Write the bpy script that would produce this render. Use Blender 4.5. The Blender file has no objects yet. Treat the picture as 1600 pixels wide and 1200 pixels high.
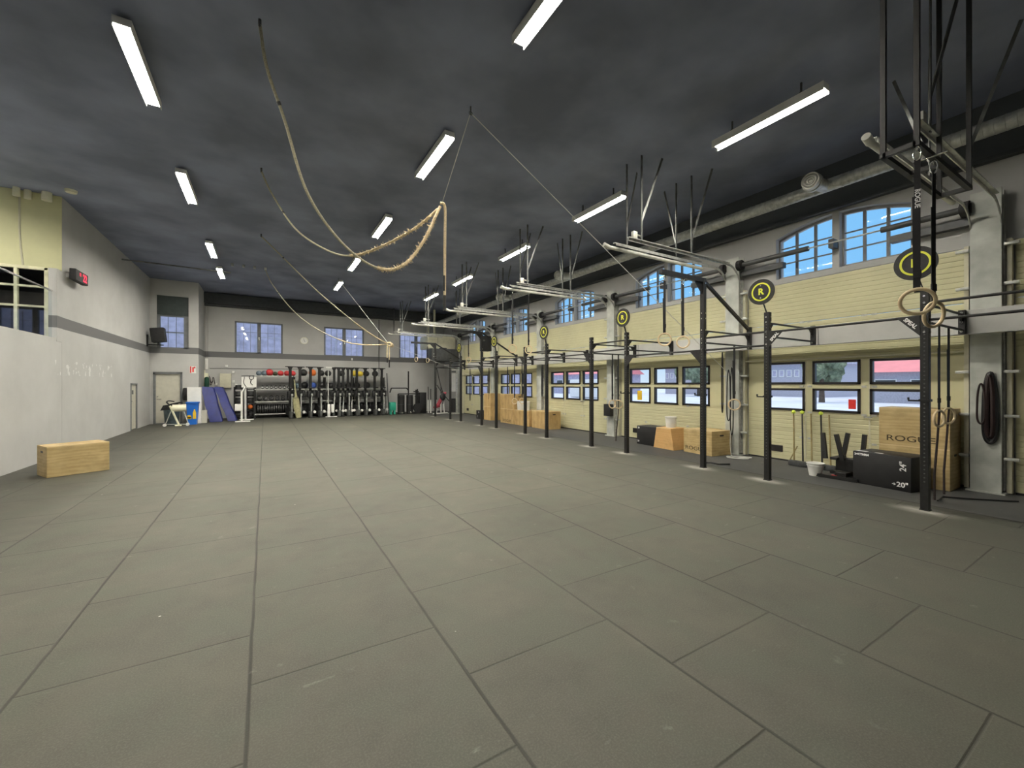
import bpy, bmesh, math, random
from mathutils import Vector, Matrix
random.seed(7)
PI = math.pi
sc = bpy.context.scene
col = sc.collection

# ------------------------------------------------------------------ camera, world, exposure
cam_d = bpy.data.cameras.new('camera'); cam = bpy.data.objects.new('camera', cam_d); col.objects.link(cam)
cam_d.sensor_width = 36; cam_d.lens = 643.9/1600*36; cam_d.clip_start = 0.05; cam_d.clip_end = 400
cam.location = (0, 0, 1.546); cam.rotation_euler = (PI/2, 0, -math.radians(30.93))
sc.camera = cam
sc.view_settings.view_transform = 'Standard'; sc.view_settings.look = 'None'
sc.view_settings.gamma = 1; sc.view_settings.use_curve_mapping = False
sc.view_settings.exposure = 0.0
W = bpy.data.worlds.new('world'); sc.world = W; W.use_nodes = True
nt = W.node_tree; bg = nt.nodes['Background']
tc = nt.nodes.new('ShaderNodeTexCoord'); sx = nt.nodes.new('ShaderNodeSeparateXYZ'); cr = nt.nodes.new('ShaderNodeValToRGB')
nt.links.new(tc.outputs['Generated'], sx.inputs[0]); nt.links.new(sx.outputs[2], cr.inputs[0]); nt.links.new(cr.outputs[0], bg.inputs[0])
for p_, c_ in ((0.0, (0.34, 0.42, 0.50)), (0.10, (0.20, 0.34, 0.49)), (0.20, (0.12, 0.295, 0.50)), (0.5, (0.11, 0.285, 0.50)), (0.75, (0.95, 0.95, 0.98))):
    e_ = cr.color_ramp.elements.new(p_); e_.color = (*c_, 1)
cr.color_ramp.elements.remove(cr.color_ramp.elements[0]); cr.color_ramp.elements[-1].color = (1, 1, 1, 1)
bg.inputs[1].default_value = 2.0
LAMP = 215.0

# ------------------------------------------------------------------ materials
def mat(name, c, rough=0.6, metal=0.0, var=0.12, scale=8.0, bump=0.0, bscale=60.0, emit=0.0, c2=None, detail=4.0):
    m = bpy.data.materials.new(name); m.use_nodes = True; n = m.node_tree.nodes; l = m.node_tree.links
    b = n['Principled BSDF']
    tx = n.new('ShaderNodeTexCoord'); no = n.new('ShaderNodeTexNoise'); rp = n.new('ShaderNodeValToRGB')
    no.inputs['Scale'].default_value = scale; no.inputs['Detail'].default_value = detail
    l.new(tx.outputs['Object'], no.inputs['Vector']); l.new(no.outputs['Fac'], rp.inputs[0])
    a = [max(0, x*(1-var)) for x in c]; d = c2 if c2 else [min(1, x*(1+var)) for x in c]
    rp.color_ramp.elements[0].position = 0.35; rp.color_ramp.elements[0].color = (*a, 1)
    rp.color_ramp.elements[1].position = 0.65; rp.color_ramp.elements[1].color = (*d, 1)
    l.new(rp.outputs[0], b.inputs['Base Color'])
    b.inputs['Roughness'].default_value = rough; b.inputs['Metallic'].default_value = metal
    if emit > 0:
        b.inputs['Emission Color'].default_value = (*c, 1); b.inputs['Emission Strength'].default_value = emit
    if bump > 0:
        nb = n.new('ShaderNodeTexNoise'); nb.inputs['Scale'].default_value = bscale; bp = n.new('ShaderNodeBump')
        bp.inputs['Strength'].default_value = bump; bp.inputs['Distance'].default_value = 0.01
        l.new(tx.outputs['Object'], nb.inputs['Vector']); l.new(nb.outputs['Fac'], bp.inputs['Height']); l.new(bp.outputs[0], b.inputs['Normal'])
    return m
def glass(name, tint=(1, 1, 1), refl=0.06):
    m = bpy.data.materials.new(name); m.use_nodes = True; n = m.node_tree.nodes; l = m.node_tree.links
    n.remove(n['Principled BSDF']); out = n['Material Output']
    t = n.new('ShaderNodeBsdfTransparent'); t.inputs[0].default_value = (*tint, 1)
    g = n.new('ShaderNodeBsdfGlossy'); g.inputs['Roughness'].default_value = 0.02
    fr = n.new('ShaderNodeFresnel'); fr.inputs[0].default_value = 1.5
    mx = n.new('ShaderNodeMixShader'); ge = n.new('ShaderNodeNewGeometry'); inv = n.new('ShaderNodeMath'); inv.operation = 'SUBTRACT'; inv.inputs[0].default_value = 1.0; l.new(ge.outputs['Backfacing'], inv.inputs[1])
    mu = n.new('ShaderNodeMath'); mu.operation = 'MULTIPLY'; l.new(fr.outputs[0], mu.inputs[0]); l.new(inv.outputs[0], mu.inputs[1]); l.new(mu.outputs[0], mx.inputs[0]); l.new(t.outputs[0], mx.inputs[1]); l.new(g.outputs[0], mx.inputs[2])
    l.new(mx.outputs[0], out.inputs[0]); return m

class NG:
    """small helper for math in node trees"""
    def __init__(s, m): s.n = m.node_tree.nodes; s.l = m.node_tree.links
    def v(s, op, a, b=None, c=None, clamp=False):
        x = s.n.new('ShaderNodeMath'); x.operation = op; x.use_clamp = clamp
        for i, q in enumerate((a, b, c)):
            if q is None: continue
            if isinstance(q, (int, float)): x.inputs[i].default_value = q
            else: s.l.new(q, x.inputs[i])
        return x.outputs[0]
    def mix(s, f, a, b):
        x = s.n.new('ShaderNodeMix'); x.data_type = 'RGBA'
        for i, q in ((0, f), (6, a), (7, b)):
            if isinstance(q, (int, float)): x.inputs[i].default_value = q
            elif isinstance(q, tuple): x.inputs[i].default_value = (*q, 1)
            else: s.l.new(q, x.inputs[i])
        return x.outputs[2]
    def noise(s, vec, scale, detail=4, rough=0.5):
        x = s.n.new('ShaderNodeTexNoise'); x.inputs['Scale'].default_value = scale; x.inputs['Detail'].default_value = detail
        x.inputs['Roughness'].default_value = rough; s.l.new(vec, x.inputs['Vector']); return x.outputs['Fac']
    def ramp(s, f, p0, p1):
        x = s.n.new('ShaderNodeMapRange'); x.inputs[1].default_value = p0; x.inputs[2].default_value = p1; s.l.new(f, x.inputs[0]); return x.outputs[0]

def floor_mat():
    m = bpy.data.materials.new('rubber_floor'); m.use_nodes = True; g = NG(m); n = g.n
    b = n['Principled BSDF']; geo = n.new('ShaderNodeNewGeometry'); sp = n.new('ShaderNodeSeparateXYZ'); g.l.new(geo.outputs['Position'], sp.inputs[0])
    P = geo.outputs['Position']; x, y = sp.outputs[0], sp.outputs[1]
    wob = g.v('MULTIPLY', g.v('SUBTRACT', g.noise(P, 1.3, 3), 0.5), 0.02)
    xs = g.v('ADD', g.v('ADD', x, 1.07), wob); k = g.v('FLOOR', xs)
    fx = g.v('SUBTRACT', xs, k); dx = g.v('MINIMUM', fx, g.v('SUBTRACT', 1.0, fx))
    ys = g.v('ADD', g.v('ADD', g.v('ADD', y, -3.0+40), g.v('MULTIPLY', k, 0.5)), wob); fy = g.v('FRACT', ys); dy = g.v('MINIMUM', fy, g.v('SUBTRACT', 1.0, fy))
    inside = g.v('LESS_THAN', x, 7.22)
    line_x = g.ramp(dx, 0.011, 0.004); line_y = g.v('MULTIPLY', g.ramp(dy, 0.009, 0.002), 0.8)
    fade = g.ramp(g.noise(P, 0.6, 2), 0.3, 0.55)
    seam = g.v('MULTIPLY', g.v('MULTIPLY', g.v('MAXIMUM', line_x, line_y), inside), g.v('ADD', 0.55, g.v('MULTIPLY', fade, 0.45)))
    edge = g.ramp(g.v('ABSOLUTE', g.v('SUBTRACT', x, 7.25)), 0.03, 0.012)
    seam = g.v('MAXIMUM', seam, edge)
    # tile to tile tone, blotches and grain
    cmb = n.new('ShaderNodeCombineXYZ'); g.l.new(k, cmb.inputs[0]); g.l.new(g.v('FLOOR', ys), cmb.inputs[1])
    wn = n.new('ShaderNodeTexWhiteNoise'); g.l.new(cmb.outputs[0], wn.inputs['Vector'])
    blot = g.noise(P, 0.9, 5, 0.6); grain = g.noise(P, 110, 3, 0.7); mid = g.noise(P, 5, 4, 0.6)
    tone = g.v('ADD', g.v('ADD', g.v('MULTIPLY', blot, 0.75), g.v('MULTIPLY', wn.outputs['Value'], 0.10)), g.v('MULTIPLY', mid, 0.35))
    c = g.mix(g.ramp(tone, 0.42, 0.85), (0.076, 0.075, 0.057), (0.138, 0.130, 0.098))
    c = g.mix(g.v('MULTIPLY', g.ramp(g.noise(P, 2.1, 4, 0.6), 0.45, 0.6), 0.6), c, (0.096, 0.106, 0.077))
    c = g.mix(g.v('MULTIPLY', g.ramp(grain, 0.45, 0.75), 0.6), c, (0.20, 0.19, 0.15))
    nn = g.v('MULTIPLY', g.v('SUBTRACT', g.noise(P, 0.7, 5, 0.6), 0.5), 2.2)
    worn_dim = g.v('MULTIPLY', g.v('MULTIPLY', g.ramp(g.v('ADD', x, nn), -3.4, -1.5), g.ramp(g.v('ADD', x, nn), 7.4, 4.6)), g.v('MULTIPLY', g.ramp(g.v('ADD', y, nn), 20.6, 17.6), g.v('ADD', 0.38, g.v('MULTIPLY', g.ramp(g.v('ADD', y, nn), 1.0, 7.0), 0.62))), clamp=True)  # wear fades at sides and far end; near end painted as dimmer light
    c = g.mix(g.v('ADD', 0.45, g.v('MULTIPLY', worn_dim, 0.55)), (0.026, 0.027, 0.025), c)
    c = g.mix(g.ramp(x, 7.2, 7.3), c, g.mix(grain, (0.045, 0.047, 0.046), (0.10, 0.10, 0.095)))
    c = g.mix(g.v('MULTIPLY', seam, 0.82), c, (0.022, 0.021, 0.017))
    # chalk: scuffs, and rings of chalk dust round the rig uprights
    reg = g.ramp(g.noise(P, 0.75, 3), 0.42, 0.60)
    sc1 = g.v('MULTIPLY', g.v('MULTIPLY', g.ramp(g.noise(P, 6, 4, 0.6), 0.66, 0.80), 0.22), reg)
    vec = n.new('ShaderNodeMapping'); vec.inputs['Scale'].default_value = (3.2, 9, 1); vec.inputs['Rotation'].default_value = (0, 0, 0.6); g.l.new(P, vec.inputs[0])
    sc2 = g.v('MULTIPLY', g.v('MULTIPLY', g.ramp(g.noise(vec.outputs[0], 1.1, 6, 0.65), 0.66, 0.80), 0.42), reg)
    vo = n.new('ShaderNodeTexVoronoi'); vo.inputs['Scale'].default_value = 2.6; g.l.new(P, vo.inputs['Vector'])
    vsel = n.new('ShaderNodeSeparateColor'); g.l.new(vo.outputs['Color'], vsel.inputs[0])
    dot = g.v('MULTIPLY', g.ramp(vo.outputs['Distance'], 0.024, 0.012), g.v('GREATER_THAN', vsel.outputs[0], 0.40))
    md = g.v('MODULO', g.v('ADD', g.v('SUBTRACT', y, 1.72), 30.35), 3.035)
    d0 = g.v('MINIMUM', g.v('MINIMUM', g.v('ABSOLUTE', md), g.v('ABSOLUTE', g.v('SUBTRACT', md, 1.86))), g.v('ABSOLUTE', g.v('SUBTRACT', md, 3.035)))
    dxx = g.v('MULTIPLY', g.v('SUBTRACT', x, 6.88), 1.7)
    dd = g.v('SQRT', g.v('ADD', g.v('MULTIPLY', d0, d0), g.v('MULTIPLY', dxx, dxx)))
    halo = g.v('MULTIPLY', g.ramp(dd, 0.42, 0.06), g.v('ADD', 0.25, g.v('MULTIPLY', g.noise(P, 7, 4), 0.6)))
    halo = g.v('POWER', halo, 1.6)
    chalk = g.v('MAXIMUM', g.v('MAXIMUM', g.v('MAXIMUM', sc1, sc2), dot), g.v('MULTIPLY', halo, 1.3), clamp=True)
    c = g.mix(chalk, c, (0.62, 0.6, 0.54))
    g.l.new(c, b.inputs['Base Color']); b.inputs['Roughness'].default_value = 0.62; b.inputs['Specular IOR Level'].default_value = 0.35
    bp = n.new('ShaderNodeBump'); bp.inputs['Strength'].default_value = 0.5; bp.inputs['Distance'].default_value = 0.004
    g.l.new(g.v('SUBTRACT', g.v('MULTIPLY', grain, 0.6), g.v('MULTIPLY', seam, 2.0)), bp.inputs['Height']); g.l.new(bp.outputs[0], b.inputs['Normal'])
    return m
def wall_mat(name, base=(0.50, 0.50, 0.485), dark_from=None, band=True, scuffs=False):
    m = bpy.data.materials.new(name); m.use_nodes = True; g = NG(m); n = g.n
    b = n['Principled BSDF']; geo = n.new('ShaderNodeNewGeometry'); sp = n.new('ShaderNodeSeparateXYZ'); P = geo.outputs['Position']
    g.l.new(P, sp.inputs[0]); z = sp.outputs[2]
    c = g.mix(g.ramp(g.noise(P, 0.8, 5, 0.6), 0.3, 0.7), tuple(v*0.9 for v in base), tuple(v*1.08 for v in base))
    if scuffs:
        mp = n.new('ShaderNodeMapping'); mp.inputs['Scale'].default_value = (1, 3.0, 0.9); g.l.new(P, mp.inputs[0])
        lo = g.v('MULTIPLY', g.ramp(g.noise(mp.outputs[0], 1.6, 6, 0.6), 0.52, 0.72), g.ramp(z, 2.5, 1.2))
        c = g.mix(g.v('MULTIPLY', lo, 0.35), c, (0.52, 0.52, 0.5))
        mp2 = n.new('ShaderNodeMapping'); mp2.inputs['Scale'].default_value = (1, 2.2, 1.4); g.l.new(P, mp2.inputs[0])
        reg = g.v('MULTIPLY', g.v('MULTIPLY', g.v('LESS_THAN', g.v('ABSOLUTE', g.v('SUBTRACT', z, 1.9)), 0.16), g.v('GREATER_THAN', sp.outputs[1], 12.3)), g.v('LESS_THAN', sp.outputs[1], 16.3))
        chip = g.v('MULTIPLY', g.v('GREATER_THAN', g.noise(mp2.outputs[0], 3.2, 3), 0.60), reg)
        c = g.mix(g.v('MULTIPLY', chip, 0.75), c, (0.72, 0.72, 0.7))
    if band:
        ib = g.v('MULTIPLY', g.v('GREATER_THAN', z, 2.745), g.v('LESS_THAN', z, 3.0))
        c = g.mix(ib, c, (0.155, 0.155, 0.155))
    if dark_from:
        c = g.mix(g.v('GREATER_THAN', z, dark_from), c, (0.075, 0.084, 0.092))
    g.l.new(c, b.inputs['Base Color']); b.inputs['Roughness'].default_value = 0.75
    bp = n.new('ShaderNodeBump'); bp.inputs['Strength'].default_value = 0.25; bp.inputs['Distance'].default_value = 0.004
    g.l.new(g.noise(P, 30, 5), bp.inputs['Height']); g.l.new(bp.outputs[0], b.inputs['Normal']); return m
def ply_mat(name, c1, c2, axis='X', ws=3.0):
    m = bpy.data.materials.new(name); m.use_nodes = True; g = NG(m); n = g.n; b = n['Principled BSDF']
    tx = n.new('ShaderNodeTexCoord'); mp = n.new('ShaderNodeMapping'); g.l.new(tx.outputs['Object'], mp.inputs[0])
    mp.inputs['Scale'].default_value = {'X': (0.9, 0.9, 3.4), 'Z': (4.0, 4.0, 0.8)}[axis]
    nz = g.noise(mp.outputs[0], ws, 5, 0.62)
    w = n.new('ShaderNodeTexWave'); w.inputs['Scale'].default_value = 1.6; w.inputs['Distortion'].default_value = 7; w.inputs['Detail'].default_value = 3
    w.bands_direction = 'Z' if axis == 'X' else 'X'; g.l.new(mp.outputs[0], w.inputs[0])
    f = g.v('ADD', g.v('ADD', g.v('MULTIPLY', nz, 0.55), g.v('MULTIPLY', w.outputs['Fac'], 0.08)), g.v('MULTIPLY', g.noise(tx.outputs['Object'], 3.1, 5, 0.6), 0.38))
    c = g.mix(g.ramp(f, 0.3, 0.7), c1, c2)
    c = g.mix(g.v('MULTIPLY', g.ramp(g.noise(tx.outputs['Object'], 4, 4), 0.5, 0.75), 0.4), c, tuple(v*0.55 for v in c1))
    g.l.new(c, b.inputs['Base Color']); b.inputs['Roughness'].default_value = 0.55; return m

M = {}
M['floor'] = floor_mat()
M['wall'] = wall_mat('grey_plaster'); M['wall_scuff'] = wall_mat('scuffed_grey_plaster', scuffs=True)
M['wall_far'] = wall_mat('far_plaster', dark_from=5.1); M['wall_right'] = wall_mat('right_plaster', base=(0.44, 0.44, 0.43), dark_from=4.77, band=False)
M['ceil'] = mat('black_ceiling_paint', (0.215, 0.24, 0.33), 0.8, var=0.25, scale=0.7, bump=0.3, bscale=6)
M['cream_wall'] = mat('cream_plaster', (0.68, 0.67, 0.40), 0.7, var=0.05, scale=2, bump=0.1)
M['cream'] = mat('cream_door_panel', (0.59, 0.565, 0.355), 0.5, var=0.05, scale=1.5)
M['cream2'] = mat('cream_strip', (0.60, 0.58, 0.44), 0.5, var=0.05)
M['door_white'] = mat('off_white_door_paint', (0.58, 0.56, 0.47), 0.5, var=0.04)
M['beam'] = mat('pale_grey_beam', (0.47, 0.47, 0.45), 0.6, var=0.06, scale=3)
M['colm'] = mat('grey_steel_column', (0.47, 0.49, 0.45), 0.5, var=0.2, scale=3)
M['galv'] = mat('galvanised_steel', (0.50, 0.51, 0.48), 0.42, 0.4, var=0.2, scale=14)
M['galvp'] = mat('galvanised_hanger', (0.13, 0.135, 0.13), 0.5, 0.5, var=0.25, scale=10)
M['tube'] = mat('white_steel_tube', (0.66, 0.66, 0.60), 0.4, 0.2, var=0.1)
M['black'] = mat('black_powder_coat', (0.009, 0.009, 0.009), 0.5, 0.0, var=0.35, scale=20)
M['blackm'] = mat('matt_black_rubber', (0.013, 0.013, 0.014), 0.7, var=0.3, scale=20)
M['blackf'] = mat('black_foam_vinyl', (0.010, 0.010, 0.011), 0.55, var=0.2)
M['dgrey'] = mat('dark_grey_plastic', (0.055, 0.058, 0.06), 0.5, var=0.2)
M['steel'] = mat('bolt_steel', (0.75, 0.75, 0.72), 0.25, 1.0, var=0.1)
M['white'] = mat('white_plastic', (0.80, 0.80, 0.76), 0.4, var=0.03)
M['letter'] = mat('white_print', (0.85, 0.85, 0.84), 0.5, var=0.02)
M['creamp'] = mat('cream_plastic', (0.84, 0.82, 0.62), 0.4, var=0.05)
M['frame'] = mat('dark_window_frame', (0.012, 0.010, 0.010), 0.45, var=0.2)
M['gframe'] = mat('grey_window_frame', (0.16, 0.17, 0.175), 0.5, var=0.1)
M['lgframe'] = mat('light_grey_window_frame', (0.27, 0.27, 0.27), 0.5, var=0.1)
M['glass'] = glass('window_glass'); M['glassb'] = glass('balustrade_glass', (0.90, 0.93, 0.95))
M['ply'] = ply_mat('plywood', (0.38, 0.26, 0.10), (0.68, 0.53, 0.27))
M['plyv'] = ply_mat('upright_plywood', (0.40, 0.25, 0.09), (0.66, 0.47, 0.22), 'Z')
M['plyo'] = ply_mat('orange_plywood', (0.62, 0.36, 0.13), (0.72, 0.46, 0.2))
M['plyl'] = ply_mat('pale_plywood_edge', (0.62, 0.46, 0.22), (0.74, 0.6, 0.34))
M['ink'] = mat('burnt_lettering', (0.07, 0.05, 0.02), 0.7, var=0.2)
M['rope'] = mat('manila_rope', (0.46, 0.43, 0.31), 0.85, var=0.2, scale=60, bump=0.9, bscale=120)
M['ropew'] = mat('worn_manila_rope', (0.60, 0.49, 0.31), 0.9, var=0.2, scale=60, bump=0.9, bscale=120)
M['cord'] = mat('white_cord', (0.62, 0.62, 0.58), 0.7, var=0.1)
M['ring'] = mat('birch_ring', (0.72, 0.58, 0.36), 0.45, var=0.1, scale=12)
M['yel'] = mat('lime_print', (0.66, 0.68, 0.05), 0.5, var=0.03)
M['tennis'] = mat('tennis_felt', (0.68, 0.82, 0.10), 0.9, var=0.08, scale=50)
M['woodh'] = mat('wooden_handle', (0.30, 0.24, 0.10), 0.55, var=0.2, scale=12)
M['blue'] = mat('blue_vinyl', (0.012, 0.022, 0.17), 0.5, var=0.15, scale=5, bump=0.4, bscale=9)
M['bluebin'] = mat('blue_bin_plastic', (0.01, 0.14, 0.60), 0.4, var=0.05)
M['yellow'] = mat('yellow_print', (0.85, 0.55, 0.03), 0.5, var=0.03)
M['red'] = mat('red_rubber', (0.62, 0.045, 0.05), 0.5, var=0.1)
M['redp'] = mat('red_padding', (0.36, 0.05, 0.07), 0.5, var=0.1)
M['orange'] = mat('orange_rubber', (0.72, 0.17, 0.03), 0.5, var=0.1)
M['bball'] = mat('blue_rubber', (0.05, 0.12, 0.48), 0.5, var=0.1)
M['sball'] = mat('slate_rubber', (0.16, 0.21, 0.25), 0.5, var=0.1)
M['lball'] = mat('pale_blue_rubber', (0.26, 0.36, 0.42), 0.5, var=0.1)
M['oball'] = mat('olive_rubber', (0.055, 0.06, 0.03), 0.55, var=0.1)
M['kball'] = mat('black_leather', (0.018, 0.018, 0.018), 0.4, var=0.2)
M['yball'] = mat('yellow_vinyl', (0.78, 0.60, 0.06), 0.5, var=0.05)
M['green'] = mat('green_plastic', (0.02, 0.33, 0.22), 0.5, var=0.08)
M['dgreen'] = mat('dark_green_enamel', (0.012, 0.07, 0.04), 0.4, var=0.08)
M['binc'] = mat('grey_blue_bin_bag', (0.07, 0.10, 0.115), 0.35, var=0.3, scale=6)
M['plate'] = mat('plate_iron', (0.07, 0.07, 0.07), 0.5, 0.3, var=0.3)
M['khaki'] = mat('khaki_canvas', (0.36, 0.34, 0.19), 0.85, var=0.15, scale=14)
M['led'] = mat('red_led', (1.0, 0.02, 0.08), 0.5, emit=1.1)
M['lamp'] = mat('lamp_diffuser', (1.0, 0.945, 0.83), 0.5, var=0.0, emit=LAMP)
M['signr'] = mat('sign_red', (0.70, 0.03, 0.02), 0.5, var=0.02)
M['band'] = mat('maroon_latex', (0.016, 0.006, 0.006), 0.5, var=0.2)
M['asph'] = mat('pale_asphalt', (0.66, 0.71, 0.82), 0.8, var=0.08, scale=0.4)
M['brick'] = mat('mauve_brick', (0.46, 0.44, 0.55), 0.9, var=0.15, scale=3)
M['roofr'] = mat('red_roof_sheet', (0.85, 0.28, 0.30), 0.6, var=0.06, scale=1)
M['extw'] = mat('grey_render', (0.45, 0.44, 0.50), 0.8, var=0.1)
M['leaf'] = mat('leaves', (0.17, 0.21, 0.13), 0.8, var=0.5, scale=2.5)
M['bark'] = mat('bark', (0.10, 0.07, 0.05), 0.9, var=0.3)

# ------------------------------------------------------------------ mesh helpers
ORG = {}
def V(*a): return Vector(a)
class MB:
    def __init__(s): s.bm = bmesh.new()
    def box(s, a, b, bev=0.0, rot=None, seg=2):
        x0, y0, z0 = a; x1, y1, z1 = b
        c = V((x0+x1)/2, (y0+y1)/2, (z0+z1)/2); mtx = Matrix.Translation(c)
        if rot is not None: mtx = mtx @ rot.to_4x4()
        mtx = mtx @ Matrix.Diagonal((abs(x1-x0), abs(y1-y0), abs(z1-z0), 1))
        r = bmesh.ops.create_cube(s.bm, size=1, matrix=mtx)
        if bev > 0:
            es = list({e for v in r['verts'] for e in v.link_edges})
            bmesh.ops.bevel(s.bm, geom=es, offset=bev, segments=seg, affect='EDGES', profile=0.5)
        return s
    def bar(s, p, q, w, h=None, up=V(0, 0, 1)):
        """rectangular bar from p to q, w wide, h tall"""
        p = Vector(p); q = Vector(q); h = h or w; d = (q-p); L = d.length; d.normalize()
        if abs(d.dot(up)) > 0.98: up = V(1, 0, 0)
        sx_ = d.cross(up).normalized(); uz = sx_.cross(d).normalized()
        R = Matrix((sx_, d, uz)).transposed()
        mtx = Matrix.Translation((p+q)/2) @ R.to_4x4() @ Matrix.Diagonal((w, L, h, 1))
        bmesh.ops.create_cube(s.bm, size=1, matrix=mtx); return s
    def cyl(s, p, q, r, r2=None, n=16, caps=True):
        p = Vector(p); q = Vector(q); d = q-p; L = d.length
        R = d.to_track_quat('Z', 'Y').to_matrix().to_4x4()
        bmesh.ops.create_cone(s.bm, cap_ends=caps, segments=n, radius1=r, radius2=r if r2 is None else r2, depth=L, matrix=Matrix.Translation((p+q)/2) @ R); return s
    def sph(s, c, r, sq=(1, 1, 1), n=20):
        bmesh.ops.create_uvsphere(s.bm, u_segments=n, v_segments=max(6, n//2), radius=r, matrix=Matrix.Translation(c) @ Matrix.Diagonal((*sq, 1))); return s
    def tube(s, pts, r, n=8, closed=False):
        pts = [Vector(p) for p in pts]; N = len(pts); rings = []
        rr = r if isinstance(r, (list, tuple)) else [r]*N
        up = None
        for i, p in enumerate(pts):
            if closed: t = (pts[(i+1) % N]-pts[i-1])
            else: t = pts[min(i+1, N-1)]-pts[max(i-1, 0)]
            t.normalize()
            if up is None:
                up = V(0, 0, 1) if abs(t.z) < 0.9 else V(1, 0, 0)
            a = t.cross(up).normalized(); bb = a.cross(t).normalized(); up = bb
            rings.append([s.bm.verts.new(p + (a*math.cos(2*PI*k/n)+bb*math.sin(2*PI*k/n))*rr[i]) for k in range(n)])
        for i in range(N if closed else N-1):
            A, B = rings[i], rings[(i+1) % N]
            for k in range(n):
                s.bm.faces.new((A[k], A[(k+1) % n], B[(k+1) % n], B[k]))
        if not closed:
            s.bm.faces.new(rings[0][::-1]); s.bm.faces.new(rings[-1])
        return s
    def torus(s, c, R, r, axis=V(0, 0, 1), n=32, m=10):
        axis = Vector(axis).normalized(); u = axis.orthogonal().normalized(); w = axis.cross(u); c = Vector(c)
        return s.tube([c+(u*math.cos(2*PI*i/n)+w*math.sin(2*PI*i/n))*R for i in range(n)], r, m, closed=True)
    def prism(s, pts, ext):
        """polygon (list of 3d points) extruded by vector ext"""
        a = [s.bm.verts.new(Vector(p)) for p in pts]; b = [s.bm.verts.new(Vector(p)+Vector(ext)) for p in pts]
        s.bm.faces.new(a[::-1]); s.bm.faces.new(b); n = len(a)
        for i in range(n): s.bm.faces.new((a[i], a[(i+1) % n], b[(i+1) % n], b[i]))
        return s
    def quad(s, *p): s.bm.faces.new([s.bm.verts.new(Vector(q)) for q in p]); return s
    def build(s, name, m, parent=None, smooth=True, label=None, origin=None):
        bmesh.ops.recalc_face_normals(s.bm, faces=s.bm.faces[:])
        me = bpy.data.meshes.new(name); o = bpy.data.objects.new(name, me); col.objects.link(o)
        if parent is not None: off = ORG[parent]
        elif origin is not None: off = Vector(origin)
        else:
            xs = [v.co for v in s.bm.verts]
            off = V((min(v.x for v in xs)+max(v.x for v in xs))/2, (min(v.y for v in xs)+max(v.y for v in xs))/2, min(v.z for v in xs))
        bmesh.ops.translate(s.bm, verts=s.bm.verts[:], vec=-off); s.bm.to_mesh(me); s.bm.free()
        if smooth:
            me.polygons.foreach_set('use_smooth', [True]*len(me.polygons)); me.set_sharp_from_angle(angle=math.radians(38))
        me.materials.append(m if not isinstance(m, str) else M[m])
        ORG[o] = off
        if parent is not None: o.parent = parent
        else: o.location = off
        if label: o['label'] = label
        return o
def tag(o, label, cat, group=None, kind=None):
    if label: o['label'] = label
    if cat: o['category'] = cat
    if group: o['group'] = group
    if kind: o['kind'] = kind
    return o
def thing(name, label, cat, loc=(0, 0, 0), group=None):
    o = bpy.data.objects.new(name, None); col.objects.link(o); o.location = loc; o.empty_display_size = 0.1; ORG[o] = Vector(loc)
    return tag(o, label, cat, group)
def struct(o, label=None): o['kind'] = 'structure'; o['label'] = label or o.name.replace('_', ' '); return o
def sthing(name, loc, label): 
    o = bpy.data.objects.new(name, None); col.objects.link(o); o.location = loc; ORG[o] = Vector(loc); o.empty_display_size = 0.1
    o['kind'] = 'structure'; o['label'] = label; return o
def dup(root, loc, rz=0.0, label=None, group=None, rot=None):
    r = root.copy(); col.objects.link(r); r.location = loc; r.rotation_euler = rot if rot is not None else (0, 0, rz)
    if label: r['label'] = label
    if group: r['group'] = group
    ORG[r] = Vector(loc)
    for ch in list(root.children):
        c = ch.copy(); col.objects.link(c); c.parent = r
        for gch in ch.children:
            d = gch.copy(); col.objects.link(d); d.parent = c
    return r
def text(s, size, mtx, m, parent, depth=0.002, bold=0.0, name='lettering', label=None, wide=1.0):
    cu = bpy.data.curves.new('t', 'FONT'); cu.body = s; cu.size = size; cu.extrude = depth; cu.align_x = 'CENTER'; cu.align_y = 'CENTER'; cu.offset = bold; cu.resolution_u = 3
    t = bpy.data.objects.new('t', cu); col.objects.link(t); bpy.context.view_layer.update()
    me = bpy.data.meshes.new_from_object(t.evaluated_get(bpy.context.evaluated_depsgraph_get()))
    bpy.data.objects.remove(t); bpy.data.curves.remove(cu)
    me.transform(Matrix.Translation(-ORG[parent]) @ mtx @ Matrix.Diagonal((wide, 1, 1, 1))); me.materials.clear(); me.materials.append(M[m])
    o = bpy.data.objects.new(name, me); col.objects.link(o); o.parent = parent; ORG[o] = ORG[parent]
    if label: o['label'] = label
    return o
def frame_m(o, right, up):
    """matrix placing text in the plane spanned by right/up at o"""
    right = Vector(right).normalized(); up = Vector(up).normalized(); nn = right.cross(up)
    return Matrix.Translation(Vector(o)) @ Matrix((right, up, nn)).transposed().to_4x4()

# ------------------------------------------------------------------ room shell
XL, XR, YF, ZC = -3.80, 9.0, 22.7, 5.62
COLY = [1.57, 5.28, 9.0, 12.72, 16.45, 20.2]
BAY = [3.44, 7.18, 10.96, 14.72, 18.45]
HW = 0.15
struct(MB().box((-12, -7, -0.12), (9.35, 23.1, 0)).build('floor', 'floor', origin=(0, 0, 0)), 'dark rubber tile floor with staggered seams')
struct(MB().box((-12, -7, ZC), (9.4, 23.1, ZC+0.2)).build('ceiling', 'ceil', origin=(0, 0, ZC)), 'black painted ceiling')
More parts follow.
